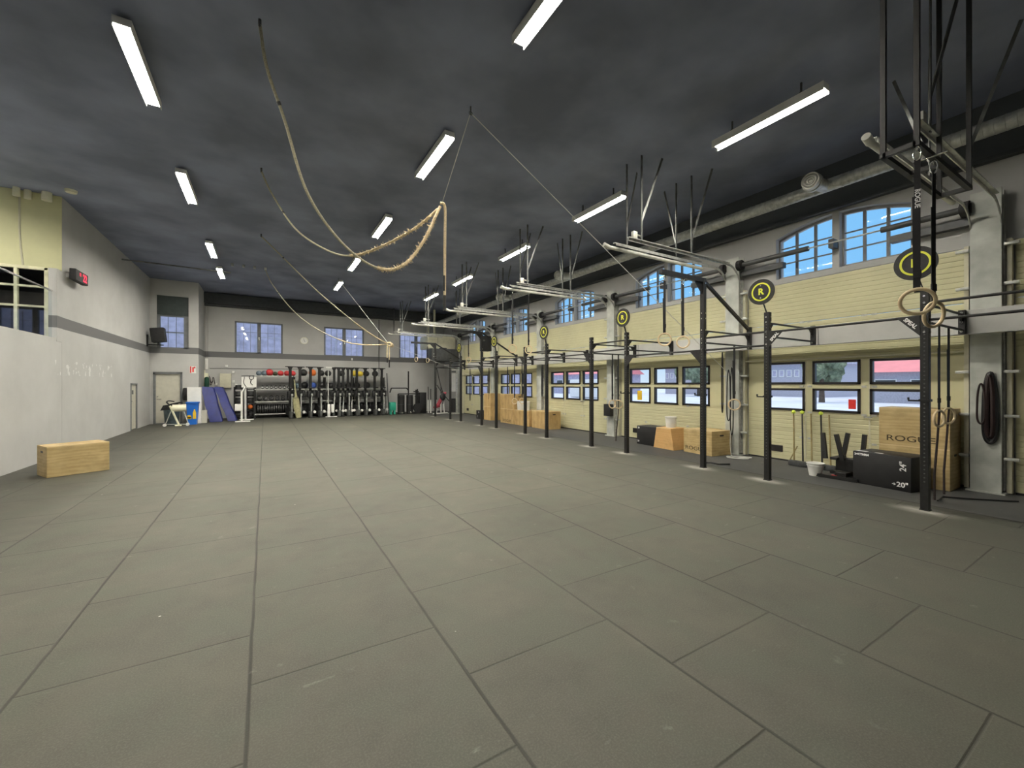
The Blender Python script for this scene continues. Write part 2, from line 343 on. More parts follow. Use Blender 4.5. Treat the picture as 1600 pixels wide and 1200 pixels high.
# left wall: full height beyond the mezzanine, lower part below it
mb = MB(); mb.box((XL-0.25, 12.76, 0), (XL, 18.08, ZC)); mb.box((XL-0.25, 18.08, 1.57), (XL, 18.86, ZC)); mb.box((XL-0.25, 18.86, 0), (XL, 20.75, ZC))
mb.box((XL-0.25, -7, 0), (XL, 12.75, 2.52)); mb.box((XL-0.25, 18.08, 0), (XL-0.2, 18.86, 1.57))
struct(mb.build('wall_left', 'wall_scuff', origin=(XL, 0, 0)), 'scuffed grey plaster wall with a dark band')
# step wall with exit door and window
dw = 20.75
mb = MB()
mb.box((XL-0.2, dw, 0), (-3.70, dw+0.2, ZC)); mb.box((-3.70, dw, 2.0), (-2.81, dw+0.2, 2.94)); mb.box((-2.81, dw, 0), (-2.30, dw+0.2, 2.94))
mb.box((-2.62, dw, 2.94), (-2.30, dw+0.2, ZC)); mb.box((-3.70, dw, 5.0), (-2.62, dw+0.2, ZC)); mb.box((-3.70, dw, 2.94), (-3.6, dw+0.2, 5.0))
mb.box((-2.5, dw+0.2, 0), (-2.30, YF, ZC))
struct(mb.build('wall_step', 'wall', origin=(XL, dw, 0)), 'grey wall section holding the exit door')
# far wall with three window pairs
FW = [(-1.19, 0.73), (2.55, 4.48), (6.34, 8.29)]
mb = MB(); zs, zt = 2.97, 4.43
xs = [-2.5] + [v for p in FW for v in p] + [9.3]
mb.box((-2.5, YF, 0), (9.3, YF+0.3, zs)); mb.box((-2.5, YF, zt), (9.3, YF+0.3, ZC))
for i in range(0, len(xs), 2): mb.box((xs[i], YF, zs), (xs[i+1], YF+0.3, zt))
struct(mb.build('wall_far', 'wall_far', origin=(0, YF, 0)), 'grey far wall with a dark band under the windows')
struct(MB().box((-2.3, YF-0.28, 5.12), (9.0, YF, 5.58), 0.01).box((-2.3, YF-0.14, 5.02), (9.0, YF, 5.12), 0.01).build('trim_1', mat('black_beam_paint', (0.05, 0.056, 0.06), 0.7), smooth=False), 'black beam along the top of the far wall')
# right wall with arched openings
def arch(y, c): 
    t = (y-c)/1.08; return 4.70-0.22*t*t
mb = MB(); bm = mb.bm
def strip(y0, y1, z0a, z0b, z1a, z1b, x0=XR, x1=XR+0.3):
    f = [(x0, y0, z0a), (x0, y1, z0b), (x0, y1, z1b), (x0, y0, z1a)]; mb.prism(f, (x1-x0, 0, 0))
edges = [-7.0]; 
for c in BAY:
    strip(edges[-1], c-1.03, 3.58, 3.58, ZC, ZC)
    N = 14
    strip(c-1.03, c+1.03, 3.58, 3.58, 3.68, 3.68)
    for i in range(N):
        a = c-1.03+2.06*i/N; b = c-1.03+2.06*(i+1)/N; strip(a, b, arch(a, c), arch(b, c), ZC, ZC)
    strip(c-0.055, c+0.055, 3.68, 3.68, 4.70, 4.70)
    edges.append(c+1.03)
strip(edges[-1], YF, 3.58, 3.58, ZC, ZC)
for cy in COLY: mb.box((XR+0.02, cy-0.27, 0), (XR+0.3, cy+0.27, 3.58))
mb.box((XR+0.02, 20.2, 0), (XR+0.3, YF, 3.58)); mb.box((XR+0.02, -7, 0), (XR+0.3, -2.3, 3.58))
struct(mb.build('wall_right', 'wall_right', smooth=False, origin=(XR, 0, 0)), 'grey wall with arched windows above the garage doors')
struct(MB().box((-12, -7.2, 0), (9.3, -7, ZC)).build('wall_back', 'wall', origin=(0, -7, 0)), 'grey wall behind the camera')
# mezzanine behind the left wall
struct(MB().box((-9, -7, 2.4), (XL-0.25, 12.73, 2.515)).build('trim_2', 'wall', smooth=False), 'mezzanine floor edge')
mb = MB(); mb.box((-9, 12.73, 4.02), (XL-0.001, 12.76, ZC)); mb.box((-4.0, 12.73, 2.52), (XL-0.001, 12.76, 4.02)); mb.box((-9, 12.73, 2.52), (-5.45, 12.76, 4.02)); mb.box((-9, 12.76, 4.02), (XL-0.25, 12.95, ZC))
struct(mb.build('wall_mezzanine', 'cream_wall', smooth=False), 'cream end wall of the mezzanine')
struct(MB().box((-9.2, -7, 2.4), (-9, 17, ZC)).box((-9, 16.8, 2.4), (XL-0.25, 17, ZC)).box((-9, 12.95, 2.4), (XL-0.25, 16.8, 2.5)).build('wall_office', mat('office_wall', (0.12, 0.12, 0.13), 0.8), smooth=False), 'dark office room behind the mezzanine window')
wn = sthing('window_1', (-4.72, 12.75, 2.55), 'cream framed window on the mezzanine')
mb = MB(); x0, x1, z0, z1 = -5.43, -4.0, 2.54, 4.0
for x in (x0, -4.95, -4.47, x1-0.0): mb.box((x-0.025, 12.70, z0), (x+0.025, 12.78, z1))
for z in (z0+0.02, 3.2, 3.62, z1): mb.box((x0, 12.705, z-0.02), (x1, 12.775, z+0.02))
mb.box((x1-0.05, 12.69, z0), (x1+0.03, 12.79, z1+0.03)); mb.box((x0, 12.69, z1-0.02), (x1, 12.79, z1+0.04))
mb.build('window_frame', mat('cream_frame_paint', (0.80, 0.78, 0.55), 0.5), wn, smooth=False)
MB().box((x0, 12.74, z0), (x1, 12.745, z1)).build('glass_pane', 'glass', wn, smooth=False)
bl = thing('glass_balustrade', 'clear glass balustrade with a thin top rail along the mezzanine edge', 'balustrade', (XL-0.06, 6, 2.52))
for i in range(9):
    y1 = 12.45-i*2.05; MB().box((XL-0.07, y1-2.03, 2.53), (XL-0.058, y1, 3.50)).build('glass_panel', 'glassb', bl, smooth=False)
MB().box((XL-0.075, -6, 3.50), (XL-0.05, 12.5, 3.53)).build('top_rail', 'steel', bl, smooth=False)
MB().box((XL-0.12, 12.47, 2.45), (XL+0.012, 12.74, 4.0), 0.005).build('end_post', 'wall', bl, smooth=False)
mb = MB().tube([(-4.42, 12.73, ZC-0.1), (-4.42, 12.73, 4.8), (-4.40, 12.73, 4.4), (-4.37, 12.73, 4.05)], 0.018)
tag(mb.build('cable_conduit', 'cream2'), 'cream conduit running down above the mezzanine window', 'conduit')
for i, (x, y) in enumerate(((-4.42, 12.60), (-4.28, 12.66), (-3.98, 12.6))):
    tag(MB().cyl((x, y, 5.44), (x, y, ZC), 0.055 if i < 2 else 0.08, n=16).build('ceiling_spotlight', 'creamp'),
        ['pale spotlight at the top of the mezzanine conduit', 'pale spotlight next to the conduit head, middle of three', 'wide pale spotlight nearest the mezzanine corner'][i], 'spotlight', 'spotlights over the mezzanine')
tag(MB().cyl((-3.5, 12.2, ZC-0.05), (-3.5, 12.2, ZC), 0.09, 0.1, n=20).build('smoke_detector', 'creamp'), 'round white smoke detector on the ceiling by the mezzanine corner', 'smoke detector')

# door_2: narrow service door, door_1: exit door, windows of the step wall
d = sthing('door_2', (XL, 18.47, 0), 'narrow white service hatch in the left wall')
MB().box((XL-0.06, 18.12, 0.03), (XL-0.02, 18.82, 1.53)).build('door_leaf', 'door_white', d, smooth=False)
mb = MB(); mb.box((XL-0.08, 18.08, 0), (XL+0.02, 18.13, 1.57)); mb.box((XL-0.08, 18.81, 0), (XL+0.02, 18.86, 1.57)); mb.box((XL-0.08, 18.08, 1.52), (XL+0.02, 18.86, 1.57)); mb.build('door_frame', 'gframe', d, smooth=False)
MB().box((XL-0.02, 18.35, 1.2), (XL-0.012, 18.5, 1.34)).build('label_plate', 'dgrey', d, smooth=False)
MB().bar((XL-0.0, 18.2, 0.97), (XL-0.0, 18.34, 0.97), 0.02).build('door_handle', 'steel', d)
d = sthing('door_1', (-3.25, dw, 0), 'cream exit door with a dark frame')
MB().box((-3.64, dw+0.03, 0.02), (-2.87, dw+0.08, 1.94)).build('door_leaf', 'door_white', d, smooth=False)
mb = MB(); mb.box((-3.70, dw-0.03, 0), (-3.63, dw+0.12, 2.0)); mb.box((-2.88, dw-0.03, 0), (-2.81, dw+0.12, 2.0)); mb.box((-3.70, dw-0.03, 1.93), (-2.81, dw+0.12, 2.02)); mb.build('door_frame', 'gframe', d, smooth=False)
MB().bar((-3.58, dw-0.03, 0.95), (-3.46, dw-0.03, 0.95), 0.022).cyl((-3.57, dw-0.03, 1.06), (-3.57, dw+0.03, 1.06), 0.02).cyl((-3.58, dw-0.03, 0.95), (-3.58, dw+0.03, 0.95), 0.012).build('door_handle', 'steel', d)
w = sthing('window_2', (-3.1, dw, 2.94), 'tall window in the step wall with a dark upper panel')
MB().box((-3.6, dw+0.06, 4.24), (-2.62, dw+0.14, 5.0)).build('upper_panel', mat('dark_teal_panel', (0.045, 0.06, 0.058), 0.6), w, smooth=False)
mb = MB()
for a, b in (((-3.6, 2.94), (-3.5, 4.26)), ((-2.78, 2.94), (-2.62, 4.26)), ((-3.6, 2.94), (-2.62, 2.99)), ((-3.5, 3.56), (-2.78, 3.60)), ((-3.5, 4.19), (-2.78, 4.26))):
    mb.box((a[0], dw+0.06, a[1]), (b[0], dw+0.14, b[1]))
mb.build('window_frame', 'gframe', w, smooth=False)
mb = MB()
for x in (-3.27, -3.02): mb.box((x-0.008, dw+0.1, 2.99), (x+0.008, dw+0.12, 4.19))
mb.build('glazing_bar', 'gframe', w, smooth=False)
MB().box((-3.5, dw+0.09, 2.99), (-2.78, dw+0.095, 4.19)).build('glass_pane', 'glass', w, smooth=False)
for i, (a, b) in enumerate(FW):
    w = sthing('window_%d' % (i+3), ((a+b)/2, YF, zs), ['left', 'middle', 'right'][i]+' window pair of the far wall'); mid = (a+b)/2-0.01
    mb = MB()
    for x0, x1 in ((a, a+0.07), (b-0.07, b), (mid-0.075, mid+0.075)): mb.box((x0, YF-0.02, zs), (x1, YF+0.12, zt))
    mb.box((a, YF-0.02, zs), (b, YF+0.12, zs+0.05)); mb.box((a, YF-0.02, zt-0.06), (b, YF+0.12, zt)); mb.build('window_frame', 'gframe', w, smooth=False)
    for x0, x1 in ((a+0.07, mid-0.075), (mid+0.075, b-0.07)):
        MB().box((x0, YF+0.06, zs+0.05), (x1, YF+0.065, zt-0.06)).build('glass_pane', 'glass', w, smooth=False)
        g_ = MB()
        for k in (1, 2): xx = x0+(x1-x0)*k/3; g_.box((xx-0.009, YF+0.05, zs+0.05), (xx+0.009, YF+0.075, zt-0.06))
        for k in (1,): zz = zt-0.06-0.42; g_.box((x0, YF+0.05, zz-0.009), (x1, YF+0.075, zz+0.009))
        g_.build('glazing_bar', 'lgframe', w, smooth=False)
    MB().box((mid-0.01, YF-0.05, 3.6), (mid+0.03, YF-0.02, 3.72)).build('window_handle', 'steel', w, smooth=False)

# arched windows of the right wall
k = 6
for c in BAY:
    for s_ in (-1, 1):
        y0, y1 = (c-1.03, c-0.055) if s_ < 0 else (c+0.055, c+1.03)
        w = sthing('window_%d' % k, (XR+0.24, (y0+y1)/2, 3.68), 'arched window half above garage bay %d' % (BAY.index(c)+1)); k += 1
        mb = MB(); X0, X1 = XR+0.12, XR+0.17
        N = 8; th = 0.05
        for i in range(N):
            a = y0+(y1-y0)*i/N; b = y0+(y1-y0)*(i+1)/N
            mb.prism([(X0, a, arch(a, c)-th), (X0, b, arch(b, c)-th), (X0, b, arch(b, c)), (X0, a, arch(a, c))], (X1-X0, 0, 0))
        mb.box((X0, y0, 3.68), (X1, y1, 3.73)); mb.box((X0, y0, 3.68), (X1, y0+0.035, arch(y0, c)-0.01)); mb.box((X0, y1-0.035, 3.68), (X1, y1, arch(y1, c)-0.01))
        mb.build('window_frame', 'lgframe', w, smooth=False)
        gb = MB()
        for f in (1/3, 2/3): yy = y0+(y1-y0)*f; gb.box((X0+0.005, yy-0.022, 3.7), (X1-0.005, yy+0.022, arch(yy, c)-0.03))
        for zz in (4.0, 4.31): gb.box((X0+0.01, y0, zz-0.011), (X1-0.01, y1, zz+0.011))
        gb.build('glazing_bar', 'gframe', w, smooth=False)
        p = [(XR+0.145, y0, 3.7), (XR+0.145, y1, 3.7)] + [(XR+0.145, y1+(y0-y1)*i/N, arch(y1+(y0-y1)*i/N, c)-0.02) for i in range(N+1)]
        MB().prism(p, (0.004, 0, 0)).build('glass_pane', 'glass', w, smooth=False)

# ------------------------------------------------------------------ columns, beam, garage doors
for i, cy in enumerate(COLY):
    mb = MB(); mb.box((8.80, cy-HW, 0), (8.825, cy+HW, 4.3)); mb.box((8.98, cy-HW, 0), (9.0, cy+HW, 4.3)); mb.box((8.825, cy-0.01, 0), (8.98, cy+0.01, 4.3))
    o = mb.build('trim_%d' % (3+i), 'colm', smooth=False); struct(o, 'grey steel column between garage bays')
    MB().box((8.76, cy-0.19, 0), (8.99, cy+0.19, 0.02)).build('base_plate', 'colm', o, smooth=False)
mb = MB()
for y0, y1 in ((-6.9, -0.22), (-0.2, 3.5), (3.52, 7.65), (7.67, 11.4), (11.42, 15.1), (15.12, 18.4)): mb.box((8.5, y0, 2.25), (8.62, y1, 2.59), 0.004)
mb.box((8.53, -6.9, 2.27), (8.6, 18.4, 2.57))
tag(mb.build('mounting_beam', 'beam', smooth=False), 'long pale grey boxed beam running across the garage doors behind the rig', 'beam')
for cy in COLY[:5]:
    pass
def garage_door(idx, c, y0, y1):
    d = sthing('door_%d' % (3+idx), (XR, c, 0), ['garage door nearest the camera', 'second garage door along the right wall', 'third garage door along the right wall', 'fourth garage door behind the tall plywood boxes', 'farthest garage door'][idx] if idx < 5 else 'garage door beside the camera')
    mb = MB(); zw = [(1.02, 1.46), (1.54, 1.98)]; wy = [(c-0.87*k-0.37, c-0.87*k+0.37) for k in (1, 0, -1)]
    def ribs(z0, z1):
        n = max(1, round((z1-z0)/0.085)); h = (z1-z0)/n; prof = [(XR+0.05, z0)]
        for i in range(n):
            a = z0+i*h; prof += [(XR+0.006, a), (XR, a+0.008), (XR, a+h-0.014), (XR+0.006, a+h-0.006)]
        prof += [(XR+0.006, z1), (XR+0.05, z1)]
        mb.prism([(x, y0, z) for x, z in prof], (0, y1-y0, 0))
    ribs(0.10, 0.995); ribs(2.0, 2.75); ribs(2.76, 3.57)
    mb.box((XR+0.002, y0, 0.02), (XR+0.05, y1, 0.10))
    for z0, z1 in zw:
        ys = [y0]+[v for q in wy for v in q]+[y1]
        for i in range(0, len(ys), 2):
            if i in (0, len(ys)-2): 
                n = 5; h = (z1-z0)/n
                for q in range(n): mb.box((XR, ys[i], z0+q*h+0.004), (XR+0.05, ys[i+1], z0+(q+1)*h-0.004))
                mb.box((XR+0.006, ys[i], z0), (XR+0.05, ys[i+1], z1))
            else: mb.box((XR, ys[i], z0), (XR+0.05, ys[i+1], z1))
    mb.box((XR, y0, 0.995), (XR+0.05, y1, 1.02)); mb.box((XR, y0, 1.46), (XR+0.05, y1, 1.54)); mb.box((XR, y0, 1.98), (XR+0.05, y1, 2.0))
    mb.build('door_panel', 'cream', d, smooth=False)
    for z0, z1 in zw:
        for a, b in wy:
            m2 = MB(); t = 0.042; xx0, xx1 = XR-0.018, XR+0.055
            m2.box((xx0, a, z0), (xx1, a+t, z1)); m2.box((xx0, b-t, z0), (xx1, b, z1)); m2.box((xx0, a, z0), (xx1, b, z0+t)); m2.box((xx0, a, z1-t), (xx1, b, z1))
            f = m2.build('window_frame', 'frame', d, smooth=False)
            MB().box((XR+0.02, a+t, z0+t), (XR+0.024, b-t, z1-t)).build('glass_pane', 'glass', f, smooth=False)
    # hinges and handles
    hm = MB()
    for yy in ((c-0.42, c-0.56, c+0.42, c+0.56) if idx % 2 == 0 else (c-0.65, c+0.65)):
        for zz in (0.5, 1.0, 1.5, 2.75): hm.box((XR-0.012, yy-0.035, zz-0.018), (XR, yy+0.035, zz+0.018))
    hm.build('hinge_plate', 'galv', d, smooth=False)
    if idx % 2 == 0:
        MB().box((XR-0.006, c-0.505, 0.12), (XR+0.001, c-0.485, 1.98)).box((XR-0.006, c+0.485, 0.12), (XR+0.001, c+0.505, 1.98)).build('wicket_edge', 'cream2', d, smooth=False)
        MB().bar((XR-0.05, c-0.55, 0.97), (XR-0.05, c-0.43, 0.97), 0.02).cyl((XR-0.05, c-0.45, 0.97), (XR, c-0.45, 0.97), 0.012).build('door_handle', 'steel', d)
        MB().cyl((8.93, y0-0.05, 2.03), (8.93, y1+0.05, 2.03), 0.016).build('lock_bar', 'cream2', d)
    MB().box((XR-0.02, c+0.9, 0.17), (XR, c+1.12, 0.30), 0.005).build('floor_latch', 'frame', d, smooth=False)
    MB().box((XR-0.01, y0, 0.0), (XR+0.05, y1, 0.03)).build('bottom_seal', 'blackm', d, smooth=False)
    mb = MB(); mb.box((8.90, y0-0.07, 0.02), (XR-0.002, y0-0.02, 3.58)); mb.box((8.90, y1+0.02, 0.02), (XR-0.002, y1+0.07, 3.58)); mb.build('side_post', 'cream2', d, smooth=False)
for i, c in enumerate(BAY): garage_door(i, c, COLY[i]+0.25, (COLY[i+1])-0.25)
garage_door(5, -0.3, -2.3, COLY[0]-0.25)
tag(MB().box((8.982, 7.97, 1.10), (8.99, 8.13, 1.36)).build('yellow_sticker', 'yellow', smooth=False), 'yellow sticker on the lower left glass of the second garage door', 'sticker')
tag(MB().box((XR-0.022, 3.13, 1.10), (XR-0.019, 3.24, 1.27)).build('red_sticker', 'signr', smooth=False), 'red and white notice on the lower middle glass of the nearest garage door', 'sticker')
tag(MB().box((XR-0.01, 0.95, 1.42), (XR-0.002, 1.15, 1.62)).build('warning_sticker', 'yellow', smooth=False), 'orange yellow square sticker on the door panel at the right edge of the photo', 'sticker')

# tracks with hangers
def make_track(sgn, tube_):
    t = thing('garage_door_track', None, 'door track', (0, 0, 0))
    y = 0.145*sgn
    pts = [(8.87, y, 0.05), (8.87, y, 3.6)] + [(8.87-0.48+0.48*math.cos(a), y, 3.6+0.48*math.sin(a)) for a in [PI/2*k/8 for k in range(1, 9)]] + [(5.45, y, 4.08)]
    mb = MB()
    for p, q in zip(pts, pts[1:]):
        mb.bar(p, q, 0.012, 0.05, up=V(0, 1, 0) if False else V(0, 0, 1))
        off = V(0, -0.02*sgn, 0)
    mb.build('rail', 'galv', t, smooth=False)
    mb = MB(); mb.bar((8.91, y, 0.05), (8.91, y, 3.65), 0.05, 0.012).build('mounting_angle', 'galv', t, smooth=False)
    MB().bar((8.4, y+0.025*sgn, 4.10), (5.42, y+0.025*sgn, 4.10), 0.05, 0.012).build('top_angle', 'galv', t, smooth=False)
    for x in (5.75, 7.15):
        MB().bar((x, y+0.03*sgn, 4.08), (x, y+0.03*sgn, ZC-0.005), 0.012, 0.04).build('hanger', 'galvp', t, smooth=False)
    MB().bar((7.15, y+0.03*sgn, 4.35), (7.15+(0.1), y+0.40*sgn, ZC-0.005), 0.012, 0.035).build('brace', 'galvp', t, smooth=False)
    MB().bar((5.75, y+0.03*sgn, 4.45), (6.15, y+0.15*sgn, ZC-0.005), 0.012, 0.035).build('brace', 'galvp', t, smooth=False)
    for z in (0.5, 1.1, 1.72, 2.35, 2.95, 3.5):
        MB().box((8.83, y+0.02*sgn, z-0.02), (8.90, y+0.16*sgn, z+0.02), 0.004).cyl((8.85, y+0.02*sgn, z), (8.85, y+0.1*sgn, z), 0.02, n=10).build('roller_bracket', 'galv', t)
    if tube_:
        MB().cyl((5.25, y, 3.99), (7.95, y, 3.99), 0.033).build('damper_tube', 'tube', t)
        MB().cyl((5.15, y, 4.02), (5.26, y, 3.99), 0.04).build('spring_bumper', 'tube', t)
    else:
        MB().box((5.55, y-0.03, 4.10), (5.65, y+0.03, 4.24), 0.008).cyl((5.6, y, 4.2), (5.82, y+0.03, 4.2), 0.014).build('end_stop', 'tube', t)
    return t
names = ['nearest the camera', 'second', 'third', 'fourth', 'fifth', 'farthest']
tr = {}
for s_, tb in ((1, True), (-1, False)): tr[s_] = make_track(s_, tb)
for i, cy in enumerate(COLY):
    for s_, w_ in ((1, 'far'), (-1, 'near')):
        lab = 'galvanised overhead door track on the %s side of the %s steel column' % (w_, ['first (nearest)', 'second', 'third', 'fourth', 'fifth', 'sixth (farthest)'][i])
        if i == 0: o = tr[s_]; o.location = (0, cy, 0)
        else: o = dup(tr[s_], (0, cy, 0))
        o['label'] = lab; o['group'] = 'garage door tracks on the right wall'
# torsion springs
for i, c in enumerate(BAY[:5]):
    y0, y1 = COLY[i]+0.15, COLY[i+1]-0.15
    t = thing('torsion_spring_shaft', 'black torsion spring shaft above %s' % ['the nearest garage door, crossing the first arched window', 'the second garage door', 'the third garage door', 'the fourth garage door', 'the farthest garage door'][i], 'door spring', (8.78, c, 4.08), 'torsion spring shafts over the garage doors')
    MB().cyl((8.78, y0, 4.10), (8.78, y1, 4.10), 0.014, n=10).build('shaft', 'galv', t)
    MB().cyl((8.82, c-0.9, 3.86), (8.82, c+0.9, 3.86), 0.010, n=8).build('lower_rod', 'galvp', t) if False else None
    for a, b in ((y0+0.1, c-0.72), (c+0.35, y1-0.1)):
        MB().cyl((8.78, a, 4.10), (8.78, b, 4.10), 0.048, n=16).build('spring', 'dgrey', t)
    for yy in (y0+0.04, y1-0.04): MB().cyl((8.78, yy-0.045, 4.10), (8.78, yy+0.045, 4.10), 0.11, n=24).cyl((8.78, yy-0.06, 4.10), (8.78, yy+0.06, 4.10), 0.07, n=24).build('cable_drum', 'blackm', t)
    MB().box((8.80, c-0.04, 4.02), (8.995, c+0.04, 4.18), 0.005).build('centre_bracket', 'dgrey', t, smooth=False)
    MB().box((8.87, y0, 3.88), (8.995, y0+0.92, 3.99)).build('backing_board', 'dgrey', t, smooth=False); MB().box((8.87, y1-0.85, 3.88), (8.995, y1, 3.99)).build('backing_board', 'dgrey', t, smooth=False)

# duct with nozzles
t = thing('ventilation_duct', 'long spiral galvanised ventilation duct high along the right wall', 'duct', (8.3, 8, 4.8))
mb = MB().cyl((8.35, -6.5, 4.98), (8.35, 22.4, 4.98), 0.105, n=24)
for i in range(290): y = -6.5+i*0.1; mb.torus((8.35, y, 4.98), 0.106, 0.0035, (0, 1, 0), n=20, m=4)
mb.build('duct_pipe', 'galv', t)
for k_, y in enumerate((3.35, 10.3, 14.1, 18.0)):
    n_ = MB().cyl((8.3, y, 4.98), (7.92, y+0.02, 4.95), 0.105, n=24).cyl((7.98, y+0.02, 4.955), (7.92, y+0.02, 4.95), 0.15, n=24).build('nozzle', 'tube' if k_ else 'galv', t)
    mb = MB().cyl((7.92, y+0.02, 4.95), (7.80, y-0.01, 4.94), 0.135, 0.125, n=24, caps=False)
    for r in (0.125, 0.08, 0.045): mb.torus((7.80, y-0.01, 4.94), r, 0.012, (1, 0, 0), n=24, m=6)
    mb.sph((7.82, y-0.01, 4.94), 0.03); mb.build('nozzle_head', 'tube', n_)
struct(MB().box((8.88, -6.9, 4.74), (9.0, 22.4, 4.80)).build('trim_9', mat('dark_cornice', (0.05, 0.055, 0.06), 0.7), smooth=False), 'dark cornice along the right wall')

# ------------------------------------------------------------------ ceiling lights
lt = thing('ceiling_light', None, 'ceiling light', (0, 0, 0))
mb = MB().box((-0.083, -0.77, -0.045), (-0.075, 0.77, 0.07)).box((0.075, -0.77, -0.045), (0.083, 0.77, 0.07)).box((-0.083, -0.77, 0.055), (0.083, 0.77, 0.07)).box((-0.075, -0.77, -0.01), (0.075, -0.75, 0.07)).box((-0.075, 0.75, -0.01), (0.075, 0.77, 0.07)); mb.build('housing', 'white', lt, smooth=False)
mb = MB().box((-0.075, -0.75, -0.014), (0.075, 0.75, 0.01), 0.004); mb.build('diffuser', 'lamp', lt)
[MB().box((-0.02, q-0.02, 0.07), (0.02, q+0.02, 0.12)).build('bracket', 'dgrey', lt, smooth=False) for q in (-0.48, 0.48)]
rows = [(-1.35, 5.50, (3.1, 6.85, 10.55, 15.05, 18.0), 'left'), (2.52, 5.50, (3.30, 6.9, 10.65, 14.4, 17.85), 'middle'), (6.22, 5.37, (3.25, 6.75, 10.3, 14.0, 17.35), 'right')]
first = True
for x, z, ys, nm in rows:
    for j, y in enumerate(ys):
        o = lt if first else dup(lt, (x, y, z)); first = False; o.location = (x, y, z)
        lb = 'lit tube light in the %s ceiling row, %s' % (nm, ['nearest one of the row', 'second along the row', 'third along the row', 'fourth along the row', 'farthest one of the row'][j])
        o['label'] = lb; o['group'] = 'tube lights in three rows on the ceiling'
        if nm == 'right':
            if j == 0: ROD = MB().box((-0.01, -0.49, 0.07), (0.01, -0.47, 0.25)).box((-0.01, 0.47, 0.07), (0.01, 0.49, 0.25)); ORG[o] = V(0, 0, 0); ROD = ROD.build('suspension_rod', 'dgrey', o, smooth=False)
            elif 'suspension_rod' not in ''.join(q.name for q in o.children): r_ = ROD.copy(); col.objects.link(r_); r_.parent = o

o = dup(lt, (-5.5, 10.3, 5.50), 0, 'unseen tube light added over the mezzanine, beyond the left edge of the photo')  # unseen lamp, added to brighten the cream end wall

# ------------------------------------------------------------------ rig
PX = 6.95
PY = [1.73, 3.58, 4.72, 6.60, 7.76, 9.66, 10.80, 12.67, 13.80, 15.72, 16.85, 18.70]
TALL = {4.72, 13.80, 18.70}
rig = thing('pull_up_rig', 'long black steel pull-up rig bolted to the pale beam along the garage doors', 'pull-up rig', (PX, 10, 0))
def bolt(mb, p, ax, r=0.013):
    p = Vector(p); ax = Vector(ax).normalized(); mb.cyl(p, p+ax*0.012, r, n=8)
for y in [0.56] + PY:
    h = 3.50 if y in TALL else 2.70
    mb = MB().box((PX-0.04, y-0.04, 0.012), (PX+0.04, y+0.04, h), 0.004, seg=1)
    up_ = mb.build('upright', 'black', rig, smooth=False)
    MB().box((PX-0.046, y-0.046, 0), (PX+0.046, y+0.046, 0.012)).build('foot_plate', 'black', rig, smooth=False)
    mb = MB()
    for z in [0.35+0.05*k for k in range(44)]:
        mb.cyl((PX-0.0405, y, z), (PX-0.042, y, z), 0.009, n=6); mb.cyl((PX, y-0.0405, z), (PX, y-0.042, z), 0.009, n=6)
    mb.build('peg_holes', mat('hole_shadow_steel', (0.09, 0.09, 0.09), 0.6) if 'hole' not in M else M['hole'], up_, smooth=False); M.setdefault('hole', bpy.data.materials['hole_shadow_steel'])
    mb = MB()
    for z in (2.18, 2.3, 2.38, 2.54) + ((2.75, 2.85, 3.4) if h > 3 else (2.62,)): bolt(mb, (PX-0.04, y, z), (-1, 0, 0)); bolt(mb, (PX, y-0.04, z), (0, -1, 0))
    mb.build('bolt_heads', 'steel', up_)
def bar(a, b, r=0.017, nm='pull_up_bar', par=None): return MB().cyl(a, b, r, n=12).build(nm, 'black', par or rig)
ally = [0.56] + PY
for i in range(len(ally)-1):
    a, b = ally[i]+0.04, ally[i+1]-0.04
    if i % 2 == 1: zs_ = [[2.38], [2.17], [2.30], [2.38], [2.2], [2.3]][(i-1)//2]
    else: zs_ = [(2.54, 2.33), (2.39, 2.17), (2.53, 2.33), (2.5, 2.3), (2.5, 2.3), (2.5, 2.3)][i//2]
    for z in zs_: bar((PX, a, z), (PX, b, z))
for y in PY:
    for z in (2.53, 2.31):
        bar((PX+0.04, y, z), (8.44, y, z), 0.016, 'cross_bar')
    mb = MB().box((8.44, y-0.035, 2.25), (8.5, y+0.035, 2.59), 0.003); p_ = mb.build('wall_plate', 'black', rig, smooth=False)
    mb = MB(); [bolt(mb, (8.44, y, z), (-1, 0, 0), 0.018) for z in (2.29, 2.42, 2.55)]; mb.build('bolt_heads', 'steel', p_)
    MB().prism([(8.46, y-0.004, 2.53), (8.30, y-0.004, 2.53), (8.46, y-0.004, 2.36)], (0, 0.008, 0)).prism([(PX+0.04, y-0.004, 2.55), (PX+0.18, y-0.004, 2.53), (PX+0.04, y-0.004, 2.38)], (0, 0.008, 0)).build('gusset', 'black', rig, smooth=False)
def speal(y, sg, z):
    pts = [(PX-0.045, y+0.04*sg, z+0.01), (PX-0.045, y+0.27*sg, z+0.01), (PX-0.045, y+0.23*sg, z-0.03), (PX-0.045, y+0.04*sg, z-0.24)]
    g_ = MB().prism(pts, (0.008, 0, 0)).build('gusset', 'black', rig, smooth=False)
    d = V(0, sg*0.19, 0.21).normalized() if sg < 0 else V(0, -0.19, -0.21).normalized()
    return g_, d
g_, d = speal(PY[0], 1, 2.38)
rgt = V(0, -0.19, -0.21).normalized(); upv = V(0, -0.21, 0.19).normalized()
text('SPEAL', 0.062, frame_m((PX-0.047, PY[0]+0.125, 2.30), rgt, upv), 'letter', g_, 0.0008, 0.002, label='white slanted lettering')
g_, d = speal(PY[1], -1, 2.38)
rgt = V(0, -0.19, 0.21).normalized(); upv = V(0, 0.21, 0.19).normalized()
text('SPEAL', 0.062, frame_m((PX-0.047, PY[1]-0.125, 2.295), rgt, upv), 'letter', g_, 0.0008, 0.002, label='white slanted lettering')
